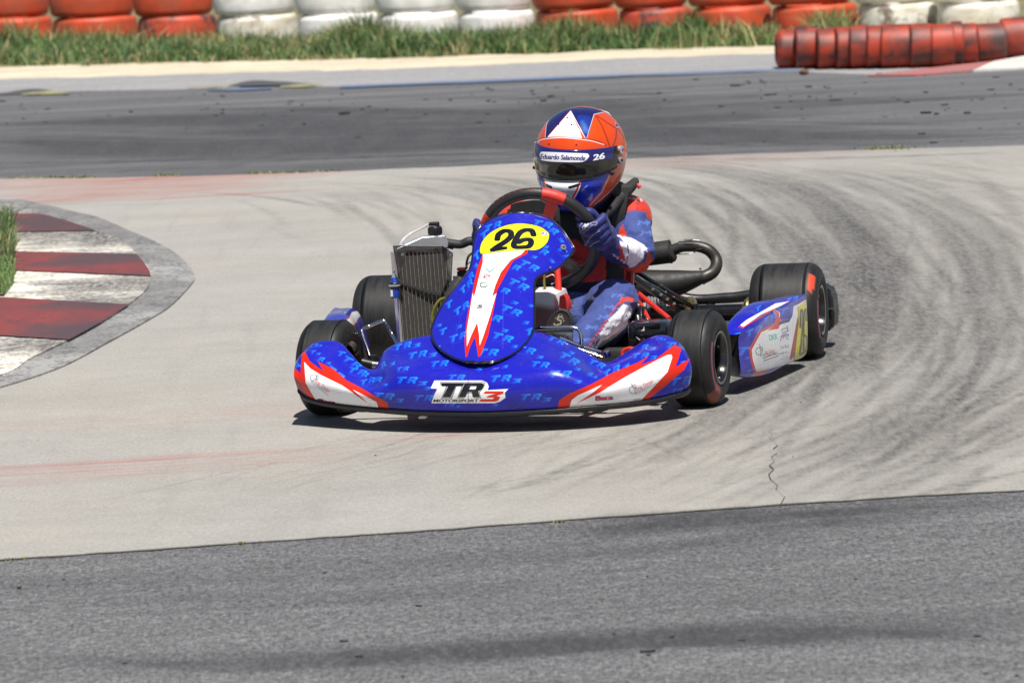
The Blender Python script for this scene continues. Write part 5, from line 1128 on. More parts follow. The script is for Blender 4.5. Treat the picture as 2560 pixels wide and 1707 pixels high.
# ---------------------------------------------------------------- driver
pb_ = l2w(0, .76, .05)
person = empty('person', pb_, -YAW); OFF['person'] = (0, .76, .05)
tag(person, 'kart driver in blue suit, orange body protector and orange and blue full-face helmet, steering', 'person')
OFFP = A3(0, .76, .05)
def voxel(parts, size, smooth_n=4, disp=None):
    V = []; F = []
    for v, f in parts:
        b0 = len(V); V += [tuple(p) for p in v]; F += [tuple(b0+i for i in q) for q in f]
    me = bpy.data.meshes.new('tmp'); me.from_pydata(V, [], F); me.update()
    bm = bmesh.new(); bm.from_mesh(me); bmesh.ops.recalc_face_normals(bm, faces=bm.faces); bm.to_mesh(me); bm.free()
    o = bpy.data.objects.new('tmp', me); COL.objects.link(o); md = o.modifiers.new('r', 'REMESH'); md.mode = 'VOXEL'; md.voxel_size = size
    dg = bpy.context.evaluated_depsgraph_get(); m2 = bpy.data.meshes.new_from_object(o.evaluated_get(dg)); bpy.data.objects.remove(o)
    bm = bmesh.new(); bm.from_mesh(m2)
    for _ in range(smooth_n): bmesh.ops.smooth_vert(bm, verts=bm.verts, factor=.5, use_axis_x=True, use_axis_y=True, use_axis_z=True)
    bm.normal_update()
    if disp:
        for v in bm.verts: v.co += v.normal*disp(v.co)
    bm.to_mesh(m2); bm.free(); return m2
def mesh_obj(name, me, mt, parent, paint=None, base=(100, 100, 100)):
    n = len(me.vertices); c = np.empty(n*3, np.float32); me.vertices.foreach_get('co', c); c = c.reshape(-1, 3); me.update()
    if paint is not None:
        nn = np.array([tuple(v.normal) for v in me.vertices]); px = np.array([l2px(*p) for p in c]); rgb, ins = paint.sample(px[:, 0], px[:, 1])
        vd = np.array(_o)-c; vd /= np.linalg.norm(vd, axis=1)[:, None]; facing = (nn*vd).sum(1) > -.05
        rgb[~(ins & facing)] = np.array(base)/255.
        lin = np.where(rgb <= .04045, rgb/12.92, ((rgb+.055)/1.055)**2.4); ca = me.attributes.new('cloth', 'FLOAT_COLOR', 'POINT')
        ca.data.foreach_set('color', np.concatenate([lin, np.ones((n, 1))], 1).astype(np.float32).ravel())
    off = OFF.get(parent.name) if parent else None
    if off is not None: c = c-np.array(off); me.vertices.foreach_set('co', c.astype(np.float32).ravel())
    me.materials.clear(); me.materials.append(mt); me.polygons.foreach_set('use_smooth', [True]*len(me.polygons)); me.update()
    o = bpy.data.objects.new(name, me); COL.objects.link(o); o.parent = parent; return o
def cloth(name, rough=.75, weave=900, bump=.25, sheen=.05, fold=.6):
    g = NT(name); o = g.obj(); at = g.n('Attribute'); at.attribute_name = 'cloth'; nz = g.noise(o, 60, 5, .6)
    g.l(g.mix(1, at.outputs['Color'], g.ramp(nz, [(.3, .86), (.7, 1.1)]), 'MULTIPLY'), g.p.inputs['Base Color']); g.p.inputs['Roughness'].default_value = rough; g.p.inputs['Sheen Weight'].default_value = sheen
    w1 = g.noise(g.mapv(o, (1, 1, 1.4)), 24, 4, .5, .8); n1 = g.bump(w1, fold, .012); g.l(g.bump(g.noise(o, weave, 2), bump, .001, n1), g.p.inputs['Normal']); return g.m
def ring_loft(R, seg=28):
    """R: list of (cx, cy, cz, rx, ry, tiltx)"""
    V = []; F = []
    for cx, cy_, cz, rx, ry, tl in R:
        for k in range(seg):
            t = 2*math.pi*k/seg; x = rx*math.copysign(abs(math.cos(t))**.85, math.cos(t)); y = ry*math.copysign(abs(math.sin(t))**.85, math.sin(t)); V.append((cx+x, cy_+y, cz+y*tl))
    n = len(R)
    for i in range(n-1):
        for k in range(seg): F.append((i*seg+k, i*seg+(k+1) % seg, (i+1)*seg+(k+1) % seg, (i+1)*seg+k))
    F.append(tuple(range(seg))[::-1]); F.append(tuple((n-1)*seg+k for k in range(seg))); return V, F
def limb(P, R, seg=20): return tube(P, R, seg, 5)
def ballv(c, r, s=(1, 1, 1)):
    bm = bmesh.new(); bmesh.ops.create_uvsphere(bm, u_segments=20, v_segments=14, radius=r); V = [(v.co.x*s[0]+c[0], v.co.y*s[1]+c[1], v.co.z*s[2]+c[2]) for v in bm.verts]; F = [[v.index for v in f.verts] for f in bm.faces]; bm.free(); return V, F
torso = [(0, .82, .10, .13, .10, 0), (0, .82, .15, .155, .115, 0), (.01, .815, .22, .148, .108, 0), (.018, .80, .30, .142, .104, 0), (.028, .785, .38, .150, .104, 0), (.036, .770, .44, .150, .090, 0), (.045, .755, .485, .105, .075, 0), (.055, .74, .52, .058, .058, 0), (.07, .72, .58, .05, .05, 0)]
ShR, ElR, WrR = A3(.183, .755, .452), A3(*K(1594, 640, .60)), A3(*K(1521, 612, .405))
ShL, ElL, WrL = A3(-.118, .785, .44), A3(-.165, .60, .315), A3(-.150, .40, .43)
KnR, AnR = A3(*K(1545, 747, .46)), A3(*K(1440, 872, .09)); KnL, AnL = A3(-.125, .45, .245), A3(-.135, .05, .13)
def mid(a, b, t, o=(0, 0, 0)): return a*(1-t)+b*t+A3(*o)
body_parts = [ring_loft(torso),
    limb([mid(A3(.03, .77, .44), ShR, .3), ShR, mid(ShR, ElR, .5, (.008, 0, 0)), ElR, mid(ElR, WrR, .35), mid(ElR, WrR, .7), WrR], [.06, .064, .053, .046, .046, .041, .033]),
    limb([mid(A3(.03, .77, .44), ShL, .3), ShL, mid(ShL, ElL, .5), ElL, mid(ElL, WrL, .5), WrL], [.06, .062, .052, .045, .042, .033]),
    ballv(ElR, .048), ballv(ElL, .046), ballv(KnR, .057), ballv(KnL, .062), ballv(mid(WrR, A3(*K(1480, 590, .34)), .5), .03), ballv(mid(WrL, A3(-.13, .33, .455), .5), .03),
    limb([(.07, .84, .15), (.10, .78, .16), mid(A3(.10, .78, .16), KnR, .5, (0, 0, .01)), KnR], [.085, .086, .070, .056]),
    limb([(-.06, .84, .15), (-.085, .78, .16), mid(A3(-.085, .78, .16), KnL, .5, (0, 0, .01)), KnL], [.09, .095, .082, .063]),
    limb([KnR, mid(KnR, AnR, .3, (.006, 0, -.004)), mid(KnR, AnR, .6), AnR], [.056, .053, .047, .040]), limb([KnL, mid(KnL, AnL, .3), mid(KnL, AnL, .6), AnL], [.061, .060, .052, .043]),
    limb([AnR, AnR+A3(-.015, -.05, -.02)], [.04, .035]), limb([AnL, AnL+A3(0, -.05, -.02)], [.04, .035]), ballv((.075, .70, .60), .085, (.85, 1, 1.1)), ballv((.03, .70, .17), .085, (1.3, 1, .95))]
def wr(v):   # creases: sharper where limbs bend
    d = min((v-Vector(ElR)).length, (v-Vector(KnR)).length*.8, (v-Vector(ElL)).length); k = .0085*math.exp(-(d/.11)**2)+.0028
    a = mnoise(Vector((v.x*16, v.y*14, v.z*30))); return -k*(abs(a)*2.2-.5)+.0012*mnoise(v*60)
SU = (52, 68, 130); cv = Canvas(1360, 480, 1660, 900, 3, SU)
OR = (204, 54, 24); WH2 = (224, 222, 232)
cv.poly([(1514, 584), (1557, 589), (1582, 596), (1609, 611), (1618, 622), (1612, 643), (1592, 663), (1577, 671), (1566, 660), (1559, 656), (1520, 640)], WH2)
cv.poly([(1514, 592), (1542, 595), (1556, 619), (1565, 650), (1559, 657), (1540, 643), (1514, 622)], (196, 44, 52))
cv.poly([(1514, 586), (1550, 592), (1560, 606), (1545, 601), (1530, 596)], (90, 84, 150)); cv.poly([(1520, 600), (1530, 598), (1540, 615), (1535, 622)], (236, 230, 238)); cv.poly([(1527, 622), (1545, 612), (1552, 640), (1540, 642), (1525, 630)], (44, 50, 128)); cv.poly([(1548, 600), (1560, 616), (1566, 646), (1557, 628)], (232, 230, 238)); cv.poly([(1516, 608), (1524, 606), (1528, 618), (1518, 620)], (44, 50, 128))
cv.poly([(1505, 636), (1520, 626), (1562, 658), (1578, 672), (1560, 676), (1520, 660)], (32, 38, 100)); cv.stroke([(1518, 622), (1530, 634), (1546, 646), (1562, 656)], 2, (230, 230, 236)); cv.stroke([(1568, 610), (1571, 630), (1566, 657)], 2.4, (24, 24, 40), smooth=4)
cv.poly([(1520, 662), (1560, 664), (1578, 672), (1592, 666), (1612, 655), (1616, 630), (1619, 625), (1632, 650), (1628, 680), (1592, 694), (1540, 690), (1525, 680)], OR)
cv.poly([(1609, 628), (1616, 624), (1618, 640), (1612, 660)], (46, 56, 120)); cv.poly([(1556, 562), (1562, 575), (1568, 588), (1556, 592), (1546, 585), (1550, 572)], OR)
cv.poly([(1549, 752), (1556, 744), (1568, 742), (1583, 745), (1585, 756), (1572, 752), (1561, 753), (1548, 762)], (222, 66, 26)); cv.stroke([(1556, 749), (1545, 760), (1519, 797), (1502, 822), (1472, 866)], 3.2, (206, 60, 32), smooth=4)
cv.poly([(1559, 761), (1577, 765), (1582, 773), (1576, 797), (1567, 815), (1541, 841), (1489, 875), (1480, 869), (1502, 830), (1527, 793)], (226, 224, 232)); cv.poly([(1481, 869), (1500, 836), (1504, 838), (1487, 872)], (92, 96, 130))
for x, y, h, r_ in ((1516, 770, 10, -18), (1500, 795, 13, -24), (1470, 820, 13, -26), (1536, 742, 10, -10), (1452, 850, 12, -28), (1600, 560, 12, -20), (1608, 585, 12, -20)):
    for gp, dx in ((_T, -12), (_R, 6)): glyph(cv, gp, x+dx, y, 15, h, r_, .35, (84, 112, 186), .8)
cv.stroke([(1428, 722), (1430, 745), (1428, 768)], 4.5, (20, 20, 26)); cv.stroke([(1418, 724), (1419, 768)], .8, (60, 66, 120)); cv.stroke([(1440, 724), (1440, 762)], .8, (60, 66, 120))
for k in range(6): cv.stroke([(1428, 728+k*7), (1430, 728+k*7)], 2, (190, 190, 200))
me = voxel(body_parts, .0058, 5, wr); SUIT = cloth('suit_cloth'); suit = mesh_obj('body', me, SUIT, person, cv, SU)
suit['label'] = 'pale blue racing suit with white forearm, orange knee band and white calf'
# body protector
vest = [(.012, .812, .205, .158, .120, 0), (.013, .81, .235, .160, .122, 0), (.020, .80, .30, .155, .118, 0), (.030, .785, .38, .160, .116, 0), (.037, .770, .435, .158, .104, 0), (.045, .757, .475, .125, .088, 0), (.05, .75, .49, .08, .07, 0)]
pad = []
for c_, r_, s_ in ((ShR+A3(.006, -.004, -.004), .078, (1.0, 1.04, .94)), (ShL+A3(-.006, -.004, -.004), .078, (1.0, 1.04, .94))): pad.append(ballv(c_, r_, s_))
cv = Canvas(1340, 440, 1660, 760, 3, (190, 42, 22))
cv.poly([(1340, 440), (1570, 440), (1562, 494), (1562, 540), (1530, 606), (1500, 640), (1440, 600), (1340, 590)], (16, 16, 20))
cv.poly([(1520, 520), (1562, 520), (1560, 600), (1525, 612)], (30, 30, 32)); cv.stroke([(1523, 530), (1524, 600)], 1, (120, 30, 20))
cv.poly([(1560, 538), (1600, 540), (1640, 556), (1640, 620), (1560, 620)], (18, 18, 24)); cv.stroke([(1600, 502), (1592, 520), (1594, 534)], 1.3, (130, 30, 18)); cv.stroke([(1562, 506), (1612, 510)], 1.2, (130, 30, 18))
cv.text('SPARCO', 1590, 498, 44, 7, (230, 225, 225), -8, .02)
cv.poly([(1514, 640), (1560, 640), (1560, 740), (1516, 740)], (18, 18, 20)); cv.poly([(1340, 704), (1560, 702), (1560, 750), (1340, 750)], (18, 20, 40))
cv.stroke([(1432, 673), (1459, 666)], 3.2, (216, 214, 220)); cv.stroke([(1438, 662), (1441, 668)], 4, (216, 214, 220)); cv.stroke([(1420, 640), (1452, 648), (1466, 652)], 5, (110, 26, 18)); cv.stroke([(1463, 704), (1500, 698), (1510, 692), (1513, 650)], 2, (216, 62, 34), smooth=3)
me = voxel([ring_loft(vest)]+pad, .006, 3, lambda v: .0012*mnoise(v*30)); v_ = mesh_obj('body_protector', me, cloth('vest_cloth', .7, 600, .35, .1, .25), person, cv, (190, 42, 22)); v_['label'] = 'orange-red padded protector with black straps'
b = MB(); strap = [K(1556, 470, .66), K(1546, 530, .652), K(1542, 575, .66), K(1538, 612, .672)]
V = []; 
for p in catmull(strap, 5): V += [p+A3(-.016, 0, 0), p+A3(.020, .004, 0)]
b.add(V+[p+A3(0, .006, 0) for p in V], [(2*i, 2*i+1, 2*i+3, 2*i+2) for i in range(len(V)//2-1)]+[(len(V)+2*i, len(V)+2*i+2, len(V)+2*i+3, len(V)+2*i+1) for i in range(len(V)//2-1)]); b.build('strap', mat('webbing', (.02, .02, .021), .8, bump=.4, bs=500), person)
# neck support
me = voxel([tube([A3(.075, .70, .515)+A3(.105*math.sin(t), .100*-math.cos(t), .012*math.cos(t)+.018*math.sin(t)+.010) for t in np.linspace(0, 6.283, 40)], .020, 14, 0, False), tube([K(1500, 560, .62), K(1540, 510, .65), K(1575, 470, .70), K(1590, 450, .74)], [.008, .014, .017, .013], 12, 4)], .005, 3, lambda v: .0025*mnoise(v*38))
mesh_obj('neck_brace', me, mat('black_foam', (.020, .020, .021), .8, var=.3, bump=.5, bs=90), person)
b = MB(); b.tube([K(1588, 462, .72), K(1596, 464, .71), K(1600, 470, .71)], .006, 8, smooth=3); b.build('collar_toggle', REDP, person)
# gloves
def glove(W0, tang, outw, wrist, side, name, label, cvs, base):
    tang, outw = [np.array(v)/np.linalg.norm(v) for v in (tang, outw)]; n_ = np.array(EN); parts = []
    kn = []
    for i in range(4):
        s_ = (i-1.5)*.0215; ln = (.92, 1.05, 1.0, .85)[i]
        k0 = W0+tang*s_+outw*.040+n_*.004; p1 = W0+tang*s_*1.03+outw*.022*ln+n_*.032; p2 = W0+tang*s_-outw*.012*ln+n_*.030; p3 = W0+tang*s_*.97-outw*.028+n_*.012; p4 = W0+tang*s_*.95-outw*.024-n_*.006; kn.append(k0)
        parts.append(tube([k0-n_*.012, k0, p1, p2, p3, p4], [.0115, .0116, .0108, .0100, .0094, .0082], 12, 3))
        parts.append(tube([mid(wrist, k0, .15), mid(wrist, k0, .6, tuple(outw*.003)), k0], [.017, .0165, .0135], 12, 3))
    th0 = mid(wrist, W0, .45)+tang*.020-n_*.012
    parts.append(tube([th0, W0+tang*.040-n_*.020+outw*.006, W0+tang*.052-outw*.016-n_*.008, W0+tang*.048-outw*.026+n_*.012], [.018, .0145, .0125, .0105], 12, 4))
    parts.append(ballv(mid(wrist, W0, .55)+outw*.016, .033, (1, 1, 1))); parts.append(tube([wrist+(wrist-W0)*.06, mid(wrist, W0, .1), mid(wrist, W0, .3)], [.036, .034, .030], 16, 3))
    me = voxel(parts, .0026, 2, lambda v: .0005*mnoise(v*90)); o = mesh_obj(name, me, cloth('glove_cloth_'+str(side), .6, 900, .2, .1, .18), person, cvs, base); o['label'] = label
GB = (27, 35, 104); cv = Canvas(1420, 520, 1560, 660, 5, GB); SV = (172, 172, 196)
cv.poly([(1448, 584), (1449, 566), (1462, 546), (1476, 543), (1478, 552), (1470, 562), (1462, 572), (1455, 578)], (34, 40, 104)); cv.stroke([(1449, 578), (1449, 566), (1464, 546), (1477, 543), (1478, 551), (1468, 565), (1458, 574), (1450, 583)], 1.2, SV)
cv.text('DKR', 1464, 562, 24, 9, (226, 226, 236), 56, .03); cv.stroke([(1468, 568), (1480, 556), (1492, 556), (1490, 562), (1480, 563), (1468, 575), (1458, 583)], 1.2, SV, smooth=3)
cv.stroke([(1499, 577), (1482, 588), (1472, 600), (1464, 613), (1458, 608)], 1.4, SV, smooth=3); cv.stroke([(1498, 602), (1480, 612), (1466, 622), (1450, 628)], 1.3, SV, smooth=3); cv.stroke([(1453, 586), (1453, 605)], 1, SV); cv.poly([(1452, 586), (1470, 590), (1466, 606), (1458, 614), (1453, 606)], (24, 30, 84))
cv.poly([(1444, 618), (1480, 616), (1500, 618), (1500, 640), (1450, 640)], (22, 28, 84))
aR = 79; WR = SW(aR, .158); tg = SW(aR-4)-SW(aR+4); glove(WR, tg, WR-SC, WrR, 1, 'glove', 'navy racing glove with silver piping and lettered knuckle patch gripping the wheel', cv, GB)
cv = Canvas(1160, 530, 1240, 640, 5, GB); cv.stroke([(1190, 580), (1196, 570), (1203, 562)], 2, (225, 225, 235)); cv.stroke([(1195, 588), (1200, 578)], 1.6, (225, 225, 235)); cv.poly([(1196, 566), (1210, 560), (1208, 600), (1200, 596)], (16, 16, 30))
aL = 277; WL = SW(aL, .142)-EN*.012; tg = SW(aL+4)-SW(aL-4); glove(WL, tg, WL-SC, WrL, -1, 'glove', 'navy racing glove of the far hand, almost hidden by the number panel', cv, GB)
# boots
def boot(pts, y, cvs, name, label):
    P = [np.array(K(px, py, y)) for px, py in pts]; c = np.mean(P, 0); P = catmull(P+[P[0]], 4)[:-1]; S = [[c+(p-c)*k+A3(0, d, e) for p in P] for d, k, e in ((.004, .86, 0), (0, .96, 0), (.006, 1.0, 0), (.016, 1.0, 0), (.022, .93, 0), (.045, .90, 0), (.075, .72, -.01), (.10, .45, -.02))]
    n = len(P); V = [p for r in S for p in r]; F = [(i*n+k, i*n+(k+1) % n, (i+1)*n+(k+1) % n, (i+1)*n+k) for i in range(len(S)-1) for k in range(n)]+[tuple(range(n))[::-1], tuple((len(S)-1)*n+k for k in range(n))]
    me = voxel([(V, F)], .0025, 1); o = mesh_obj(name, me, cloth('boot_'+name+label[:3], .6, 400, .3, 0, .1), person, cvs, (24, 24, 26)); o['label'] = label
cv = Canvas(1350, 760, 1440, 900, 6, (48, 46, 44)); DI = (186, 176, 150)
cv.stroke([(1402, 784), (1410, 803), (1412, 816)], 1.2, DI); cv.stroke([(1402, 784), (1388, 796)], .8, DI); cv.stroke([(1404, 792), (1397, 792), (1394, 798), (1402, 802), (1401, 809), (1393, 812)], 3, DI, smooth=3); cv.stroke([(1384, 808), (1391, 816)], 2.6, DI)
boot([(1362, 860), (1362, 818), (1370, 802), (1381, 786), (1393, 776), (1406, 773), (1419, 779), (1427, 793), (1429, 812), (1426, 835), (1420, 862), (1408, 880), (1380, 882)], .0, cv, 'boot', 'black boot sole with pale letter S in a diamond, toe up on the pedal')
boot([(1180+a, 780+b_) for a, b_ in ((0, 60), (2, 20), (12, 0), (30, -6), (46, 2), (54, 24), (50, 60), (40, 88), (14, 90))], .0, Canvas(1170, 760, 1250, 900, 2, (40, 40, 42)), 'boot', 'far black boot behind the number panel')
# helmet ------------------------------------------------------
HC = A3(*K(1452, 388, .665)); fy = math.radians(9.8); pt = math.radians(6); rl_ = math.radians(5.0)
HF = A3(-math.sin(fy)*math.cos(pt), -math.cos(fy)*math.cos(pt), -math.sin(pt)); HR = A3(math.cos(fy), -math.sin(fy), 0); HU = np.cross(HF, HR)*-1
if HU[2] < 0: HU = -HU
HR, HU = HR*math.cos(rl_)-HU*math.sin(rl_), HU*math.cos(rl_)+HR*math.sin(rl_)
def hp(th, ps, k=1.0, add=0):
    """th from the crown down, ps 0 = straight ahead, + = towards HR"""
    ct, st_ = math.cos(th), math.sin(th); fr = math.cos(ps)
    if th <= math.pi/2: z = .136*ct; f = st_**.86
    else:
        cb = .150+.012*fr if fr > 0 else .150-.035*(-fr); z = cb*ct; f = max(0, st_)**.50*(1-.10*(-ct)*(1-max(0, fr)*.3)-.10*max(0, -ct-.5)*1.6)
    a_, bf, bb = .1275, .158, .165
    e = 1.0; x = a_*math.sin(ps)*f; y = (bf if fr > 0 else bb)*math.copysign(abs(fr)**1.0, fr)*f
    if fr > 0 and z < -.03: y += .022*min(1, (-.03-z)/.03)*max(0, fr)**1.5
    return HC+HR*(x*k+0)+HF*(y*k)+HU*(z*k+add)
ths = np.linspace(.02, 2.62, 70); pss = np.linspace(-math.pi, math.pi, 121)
P = np.array([[hp(t, p) for p in pss] for t in ths])
ORG = (208, 68, 8); NV = (34, 36, 120); cv = Canvas(1310, 235, 1600, 545, 4, ORG)
cv.poly([(1363, 345), (1366, 314), (1373, 298), (1381, 284), (1392, 250), (1480, 240), (1540, 282), (1529, 279), (1508, 281), (1485, 286), (1466, 348), (1460, 348)], (22, 24, 86))
cv.stroke([(1450, 296), (1470, 298), (1466, 330)], 16, (30, 70, 170), .5, soft=8); cv.stroke([(1456, 308), (1466, 326)], 12, (60, 150, 225), .5, soft=8)  # soft light-blue highlight painted into the navy of the crown
cv.stroke([(1363, 345), (1366, 314), (1373, 298), (1382, 283)], 1.3, (190, 190, 206), smooth=3); cv.stroke([(1466, 348), (1485, 286), (1508, 281), (1529, 280), (1538, 296), (1541, 318)], 1.5, (180, 178, 200))
cv.poly([(1426, 276), (1366, 345), (1464, 349)], (222, 70, 34)); cv.poly([(1427, 277), (1369, 344), (1456, 347)], (240, 238, 244))
cv.stroke([(1427, 278), (1368, 345)], 1, (240, 240, 246)); cv.stroke([(1427, 278), (1464, 347)], 1.2, (240, 240, 246))
for x, y in ((1418, 295), (1397, 311), (1429, 312), (1444, 284)): cv.ell(x, y, 2.2, 2.2, (24, 24, 40))
for x, y in ((1372, 361), (1441, 363)): cv.ell(x, y, 2.4, 2.4, (90, 14, 10))
for q in ([(1489, 290), (1503, 312), (1515, 340), (1524, 366)], [(1492, 290), (1515, 305), (1538, 320)], [(1541, 318), (1540, 345), (1533, 365)], [(1541, 318), (1552, 332), (1562, 350)]): cv.stroke(q, 4, (120, 34, 10), .35, smooth=4, soft=2); cv.stroke(q, 1.2, (90, 26, 16), .8, smooth=4)
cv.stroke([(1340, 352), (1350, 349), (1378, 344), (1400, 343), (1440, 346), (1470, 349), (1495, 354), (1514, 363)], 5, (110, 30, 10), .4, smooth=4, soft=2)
cv.stroke([(1342, 358), (1352, 350), (1378, 346), (1410, 345), (1452, 349), (1480, 353), (1510, 362)], 1.8, (214, 212, 226), smooth=4)
cv.poly([(1540, 300), (1556, 296), (1566, 316), (1540, 320)], (34, 36, 90)); cv.stroke([(1541, 319), (1558, 314)], 1.5, (210, 210, 220)); cv.poly([(1532, 282), (1550, 280), (1562, 300), (1545, 302)], (228, 226, 230)); cv.poly([(1540, 306), (1556, 296), (1558, 302), (1542, 312)], (210, 60, 30))
cv.poly([(1330, 420), (1345, 428), (1380, 448), (1414, 456), (1452, 452), (1500, 438), (1521, 420), (1536, 396), (1536, 410), (1505, 482), (1470, 520), (1440, 545), (1340, 545), (1320, 440)], (26, 36, 150)); cv.poly([(1470, 452), (1520, 424), (1534, 410), (1500, 482), (1460, 520), (1452, 490)], (22, 48, 170))
cv.poly([(1356, 446), (1454, 449), (1449, 475), (1434, 500), (1385, 500), (1365, 470)], (236, 236, 240)); cv.poly([(1383, 478), (1444, 477), (1428, 510), (1395, 510)], (176, 176, 184))
cv.stroke([(1359, 450), (1364, 480), (1372, 500)], 4, (214, 64, 26)); cv.stroke([(1452, 452), (1440, 480), (1425, 506)], 4.5, (214, 56, 26)); cv.stroke([(1354, 452), (1358, 480)], 1.6, (170, 190, 240))
cv.poly([(1363, 459), (1370, 462), (1380, 466), (1380, 473), (1366, 468)], (14, 14, 16)); cv.poly([(1420, 467), (1446, 459), (1452, 461), (1446, 467), (1422, 473)], (14, 14, 16)); cv.stroke([(1455, 476), (1468, 464)], 2.4, (150, 200, 255), .8)
cv.poly([(1540, 400), (1560, 370), (1572, 380), (1566, 440), (1540, 490), (1500, 520), (1480, 520), (1470, 512), (1500, 480), (1520, 440)], ORG); cv.poly([(1568, 398), (1562, 426), (1552, 450), (1532, 474), (1505, 502), (1480, 516), (1500, 530), (1580, 480), (1580, 400)], (60, 56, 84)); cv.stroke([(1568, 398), (1560, 428), (1548, 452), (1524, 480), (1484, 514)], 1.2, (206, 204, 220), smooth=3)
cv.stroke([(1537, 410), (1524, 440), (1505, 480), (1475, 514)], 1.8, (208, 206, 222)); cv.text('HELMET', 1542, 470, 44, 6, (150, 150, 170), 55, .01) if False else None
cv.stroke([(1540, 472), (1556, 448), (1563, 430)], 1.6, (140, 140, 160), .8); cv.stroke([(1545, 474), (1560, 450)], 1, (140, 140, 160), .7); cv.stroke([(1524, 490), (1538, 476)], 1.4, (140, 140, 160), .7)
nrmg = np.zeros(P.shape[:2])
for i in range(P.shape[0]):
    for j in range(P.shape[1]):
        v = P[i, j]-HC; v /= np.linalg.norm(v); d_ = np.array(_o)-P[i, j]; nrmg[i, j] = np.dot(v, d_/np.linalg.norm(d_))
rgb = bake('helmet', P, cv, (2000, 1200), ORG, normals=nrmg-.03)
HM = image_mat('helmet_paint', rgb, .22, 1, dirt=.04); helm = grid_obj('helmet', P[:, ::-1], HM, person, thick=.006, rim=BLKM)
# grid columns were reversed for outward faces: mirror u to match
uvl = helm.data.uv_layers[0].data; arr = np.empty(len(uvl)*2, np.float32); uvl.foreach_get('uv', arr); arr[0::2] = 1-arr[0::2]; uvl.foreach_set('uv', arr)
s_ = sum(p.normal.dot(Vector(np.array(p.center)+OFFP-HC))*p.area for p in helm.data.polygons)
if s_ < 0: helm.data.flip_normals()
OFF[helm.name] = tuple(OFFP); helm['label'] = 'orange, navy and white full-face helmet'
b = MB(); b.add(*ballv(HC+HU*(-.02), .105, (1, 1.1, 1.15))); b.build('helmet_lining', BLKM, helm)
def th_of_z(z): return math.acos(min(1, z/.136)) if z >= 0 else math.acos(max(-1, z/.155))
def vis(name, ps0, ps1, ztop, zbot, k, mt=None, nu=61, nv=17, cvs=None, size=(1200, 300), thick=.0025):
    Q = []
    for i in range(nv):
        row = []
        for j in range(nu):
            f = j/(nu-1); ps = math.radians(ps0+(ps1-ps0)*f); e = abs(f-.5)*2; zt_, zb_ = ztop(e), zbot(e); z = zt_+(zb_-zt_)*i/(nv-1); row.append(hp(th_of_z(z), ps, k))
        Q.append(row)
    Q = np.array(Q)
    if cvs is not None: mt = image_mat(name+'_print', bake(name, Q, cvs, size, NV), .06, 1, dirt=.02)
    o = grid_obj(name, Q, mt, helm, thick=thick, rim=BLKG)
    s_ = sum(p.normal.dot(Vector(np.array(p.center)+OFFP-HC))*p.area for p in o.data.polygons)
    if s_ < 0: o.data.flip_normals()
    return o, Q
cv = Canvas(1320, 350, 1560, 470, 5, (20, 21, 18))
cv.poly([(1330, 350), (1540, 350), (1530, 400), (1512, 402), (1470, 408), (1440, 410), (1345, 400), (1330, 396)], (32, 34, 100)); cv.poly([(1330, 400), (1352, 405), (1400, 411), (1400, 409), (1530, 398), (1530, 412), (1500, 440), (1452, 454), (1414, 457), (1366, 448), (1330, 428)], (22, 23, 20))
cv.poly([(1360, 408), (1368, 410), (1371, 447), (1363, 445)], (86, 82, 80), .8); cv.poly([(1336, 402), (1358, 408), (1358, 440), (1340, 430)], (40, 48, 24), .9); cv.poly([(1500, 404), (1520, 400), (1516, 425), (1494, 432)], (48, 46, 36), .8); cv.ell(1405, 428, 26, 14, (44, 28, 26), 0, .5)
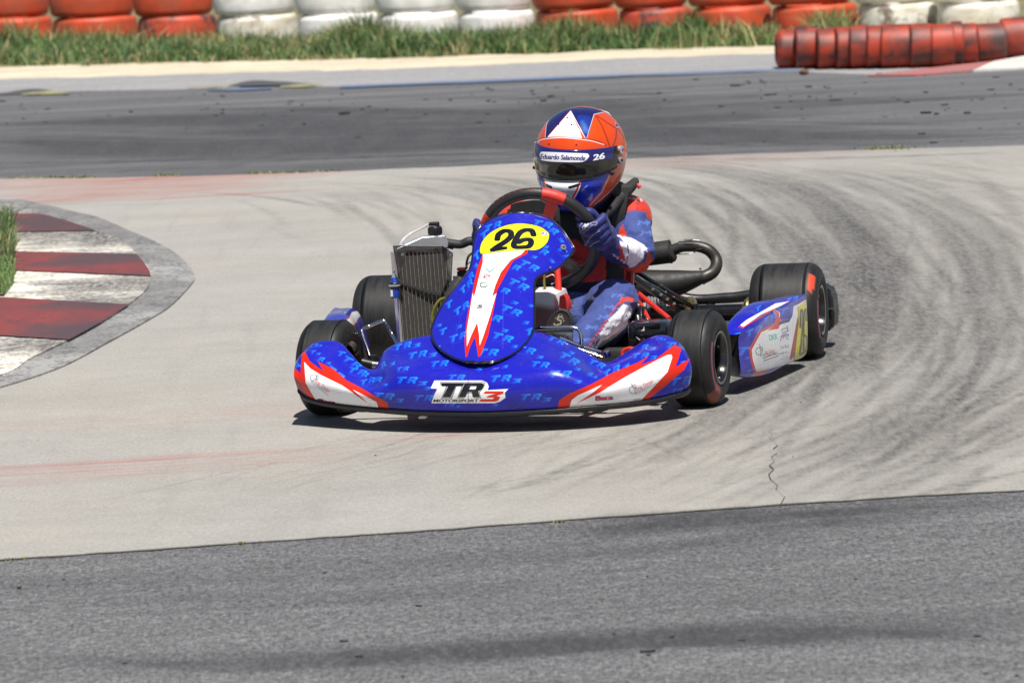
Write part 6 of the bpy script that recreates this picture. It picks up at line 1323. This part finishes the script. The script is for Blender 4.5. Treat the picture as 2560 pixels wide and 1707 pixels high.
lab = [(1348, 386), (1352, 379.5), (1362, 379), (1420, 381.5), (1462, 383), (1470, 384), (1474, 390), (1470, 397), (1460, 405), (1440, 407), (1390, 406), (1360, 403), (1351, 399)]
cv.spoly(lab, (90, 88, 140)); c0 = np.mean(lab, 0); cv.spoly([(c0[0]+(a-c0[0])*.985, c0[1]+(b_-c0[1])*.93) for a, b_ in lab], (238, 238, 244))
cv.text('Eduardo Salamonde', 1407.5, 393.5, 112, 12.5, (30, 26, 100), -2.5, .04, .12); cv.text('26', 1498, 391.5, 29, 14.5, (236, 236, 242), 10, .045, .3); cv.text('26', 1338, 396, 9, 10, (220, 220, 230), -10, .03, .1)
vis('visor', -82, 78, lambda e: .045-.004*e*e, lambda e: -.038+.022*e**2.4, 1.028, cvs=cv)
o, Q = vis('visor_seal', -80, 76, lambda e: -.037+.022*e**2.4, lambda e: -.0415+.022*e**2.4, 1.026, mt=RUBB, nv=4)
pivm = mat('clear_pivot', (.50, .44, .46), .1, .4, coat=1)
for ps in (84, -86):
    b = MB(); c_ = hp(th_of_z(.026), math.radians(ps), 1.03); n_ = (c_-HC); n_ /= np.linalg.norm(n_); b.tube([c_-n_*.006, c_+n_*.003, c_+n_*.005], [.013, .013, .009], 22, m=0); b.tube([c_+n_*.004, c_+n_*.007], .005, 12, m=1)
    c2 = hp(th_of_z(-.002), math.radians(ps-3*np.sign(ps)), 1.03); b.tube([c2-n_*.004, c2+n_*.004], .010, 14, m=0); b.tube([c2, c2+n_*.007], .004, 10, m=2)
    c3 = hp(th_of_z(-.034), math.radians(ps*.80), 1.02); b.build('visor_pivot', None, helm, mats=[pivm, STL, BLK])
    b = MB(); b.tube([c3-n_*.002, c3+n_*.007], .0045, 10); b.build('visor_screw', BLK, helm)
fin = []
for t in np.linspace(-.5, .5, 9): fin.append([hp(math.radians(24+18*0), math.pi+t*1.2, 1.0), hp(math.radians(40), math.pi+t*1.1, 1.045), hp(math.radians(58), math.pi+t*1.0, 1.075), hp(math.radians(66), math.pi+t*1.0, 1.0)])
grid_obj('rear_spoiler', np.array(fin), mat('spoiler_white', (.72, .72, .75), .25, coat=1), helm, thick=.006)
